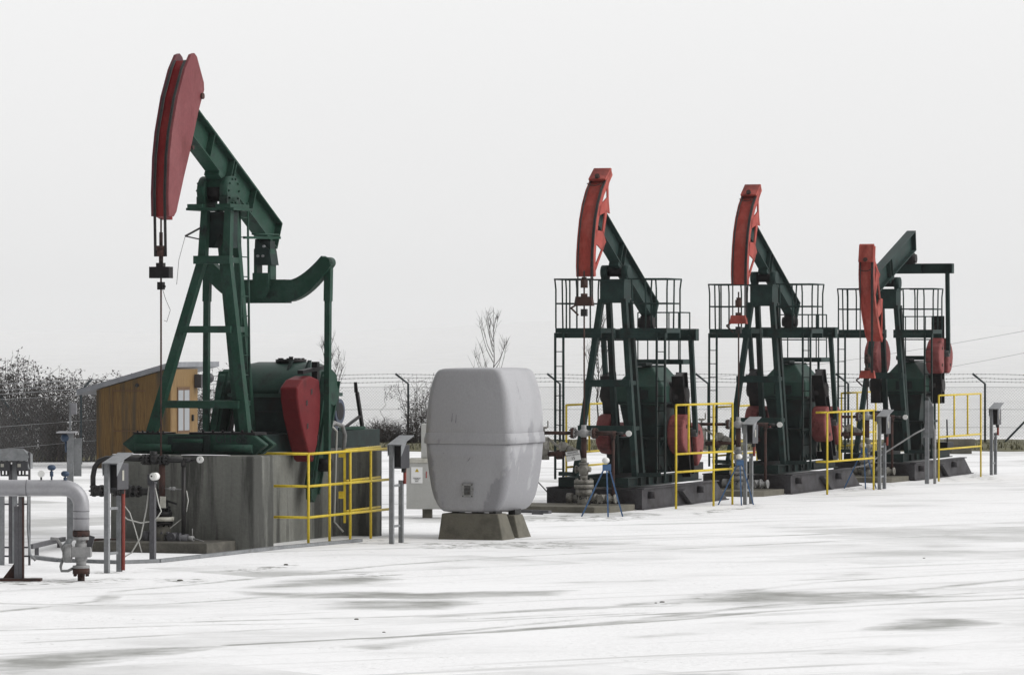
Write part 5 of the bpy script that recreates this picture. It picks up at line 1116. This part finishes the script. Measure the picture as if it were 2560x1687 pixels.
def vine():
    r = thing('fence_vine', at(955, 1095, 127.3).to_2d().to_3d(), 'thin withered vine zigzagging up the back fence mesh', 'vine', 0); o = r.location
    px = [(953, 1115), (961, 1090), (955, 1065), (963, 1050), (950, 1028), (965, 1012), (960, 998), (972, 980), (980, 968)]
    b = MB(); b.tube([at(x, y, 127.3) - o for x, y in px], .006, 4); b.build('stem', 'twig', r)
    lf = MB()
    for i in range(160):
        p = at(R.uniform(960, 1000), R.uniform(962, 1000), 127.3) - o; u = Vector((R.uniform(-1, 1), 0, R.uniform(-1, 1))).normalized() * .025; lf.add([p - u, p + Vector((.012, 0, .012)), p + u], [(0, 1, 2)])
    lf.build('leaves', 'leaf', r)
vine()
def bare_tree(x, y, h, seed, label, z0=1.2, spread=.33, nb=16):
    rr = random.Random(seed); r = thing('bare_tree', (x, y, 0), label, 'tree', 0, 'young bare trees along the back fence')
    b = MB(); n = 9; tr = [Vector((rr.uniform(-.03, .03) * (k > 0), rr.uniform(-.02, .02), h * k / (n - 1))) for k in range(n)]
    b.tube(tr, .03, 6, [.034 * (1 - .85 * k / (n - 1)) for k in range(n)]); b.build('trunk', 'bark', r)
    c = MB()
    for i in range(nb):
        z = z0 + (h * .9 - z0) * (i / nb) ** .9; p = Vector((0, 0, z)); sg = 1 if rr.random() < .5 else -1; ln = (h - z) * rr.uniform(.30, .70) + .15; ln = min(ln, rr.uniform(.9, 1.6))
        dx = sg * spread * rr.uniform(.4, 1.7) * ln * (1.15 - .45 * z / h); dy = rr.uniform(-.4, .4) * ln
        pts = [p, p + Vector((dx * .55, dy * .4, ln * .33)), p + Vector((dx * .9, dy * .8, ln * .7)), p + Vector((dx * 1.15, dy, ln))]
        c.tube(pts, .01, 4, [.012, .009, .006, .003], False)
        for j in range(9):
            q = pts[1].lerp(pts[3], rr.random()) if j % 2 else pts[2].lerp(pts[3], rr.random()); c.tube([q, q + Vector((rr.uniform(-.16, .2) * (1 if j % 2 else -1), rr.uniform(-.1, .1), rr.uniform(.12, .38)))], .003, 3, [.005, .002], False)
    c.build('branches', 'bark', r)
bare_tree((1233 - 1280) / 83.5, 124.6, 4.25, 3, 'young bare tree rising behind the big grey housing')
bare_tree((1494 - 1280) / 82.5, 126.0, 3.95, 5, 'young bare tree seen through the legs of the nearest small pump jack', 1.35, .26, 18)
bare_tree((822 - 1280) / 82.0, 126.5, 3.3, 9, 'young bare tree behind the rear pitman arm of the large pump jack', 1.0, .3)
# two far overhead wires
for (a, c, lb) in (((1650, 955), (2760, 790), 'upper thin overhead wire crossing the sky at the right'), ((1900, 980), (2760, 840), 'lower thin overhead wire crossing the sky at the right')):
    p0, p1 = at(a[0], a[1], 420), at(c[0], c[1], 260); b = MB(); pts = []
    for k in range(13): t = k / 12; q = p0.lerp(p1, t); q.z -= 2.0 * t * (1 - t); pts.append(q)
    b.tube(pts, .012, 4); tag(b.build('overhead_wire', 'wire'), lb, 'wire')
# far clumps of trees down in the valley
def far_tree(x, y, z, wd, h, lb):
    r = thing('far_tree', (x, y, z), lb, 'tree', 0, 'misty trees far down in the valley')
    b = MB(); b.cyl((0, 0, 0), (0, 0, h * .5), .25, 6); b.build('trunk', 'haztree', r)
    c = MB(); 
    for i in range(900):
        a, ph = R.uniform(0, 6.28), R.gauss(0, .5); rad = R.random() ** .4; p = Vector((cos(a) * wd * rad * .5, sin(a) * wd * rad * .5, h * (.55 + .42 * rad * sin(ph * 2)))); s_ = R.uniform(.2, .5)
        u = Vector((R.uniform(-1, 1), R.uniform(-1, 1), R.uniform(-1, 1))).normalized() * s_; v = u.cross(Vector((0, .3, 1))).normalized() * s_; c.add([p - u, p + v, p + u, p - v], [(0, 1, 2, 3)])
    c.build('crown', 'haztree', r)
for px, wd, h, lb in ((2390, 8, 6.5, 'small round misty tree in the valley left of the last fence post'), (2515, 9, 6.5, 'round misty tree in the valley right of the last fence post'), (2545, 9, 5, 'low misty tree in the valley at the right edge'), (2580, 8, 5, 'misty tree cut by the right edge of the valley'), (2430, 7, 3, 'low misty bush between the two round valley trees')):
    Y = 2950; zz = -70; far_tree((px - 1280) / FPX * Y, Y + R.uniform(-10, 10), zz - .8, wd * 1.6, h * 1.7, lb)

# ---------------------------------------------------------------- haze
def haze():
    b = MB(); b.box((-3300, -60, -90), (3300, 7000, 60)); m = bpy.data.materials.new('haze'); m.use_nodes = True; t = m.node_tree; t.nodes.clear()
    o = nn(t, 'ShaderNodeOutputMaterial'); v = nn(t, 'ShaderNodeVolumePrincipled'); v.inputs['Color'].default_value = (.97, .975, .98, 1); v.inputs['Density'].default_value = 1.1e-4; v.inputs['Anisotropy'].default_value = 0
    t.links.new(v.outputs[0], o.inputs['Volume'])
    tag(b.build('haze', m), 'pale winter haze filling the air over the yard and valley', 'haze', kind='stuff')
haze()
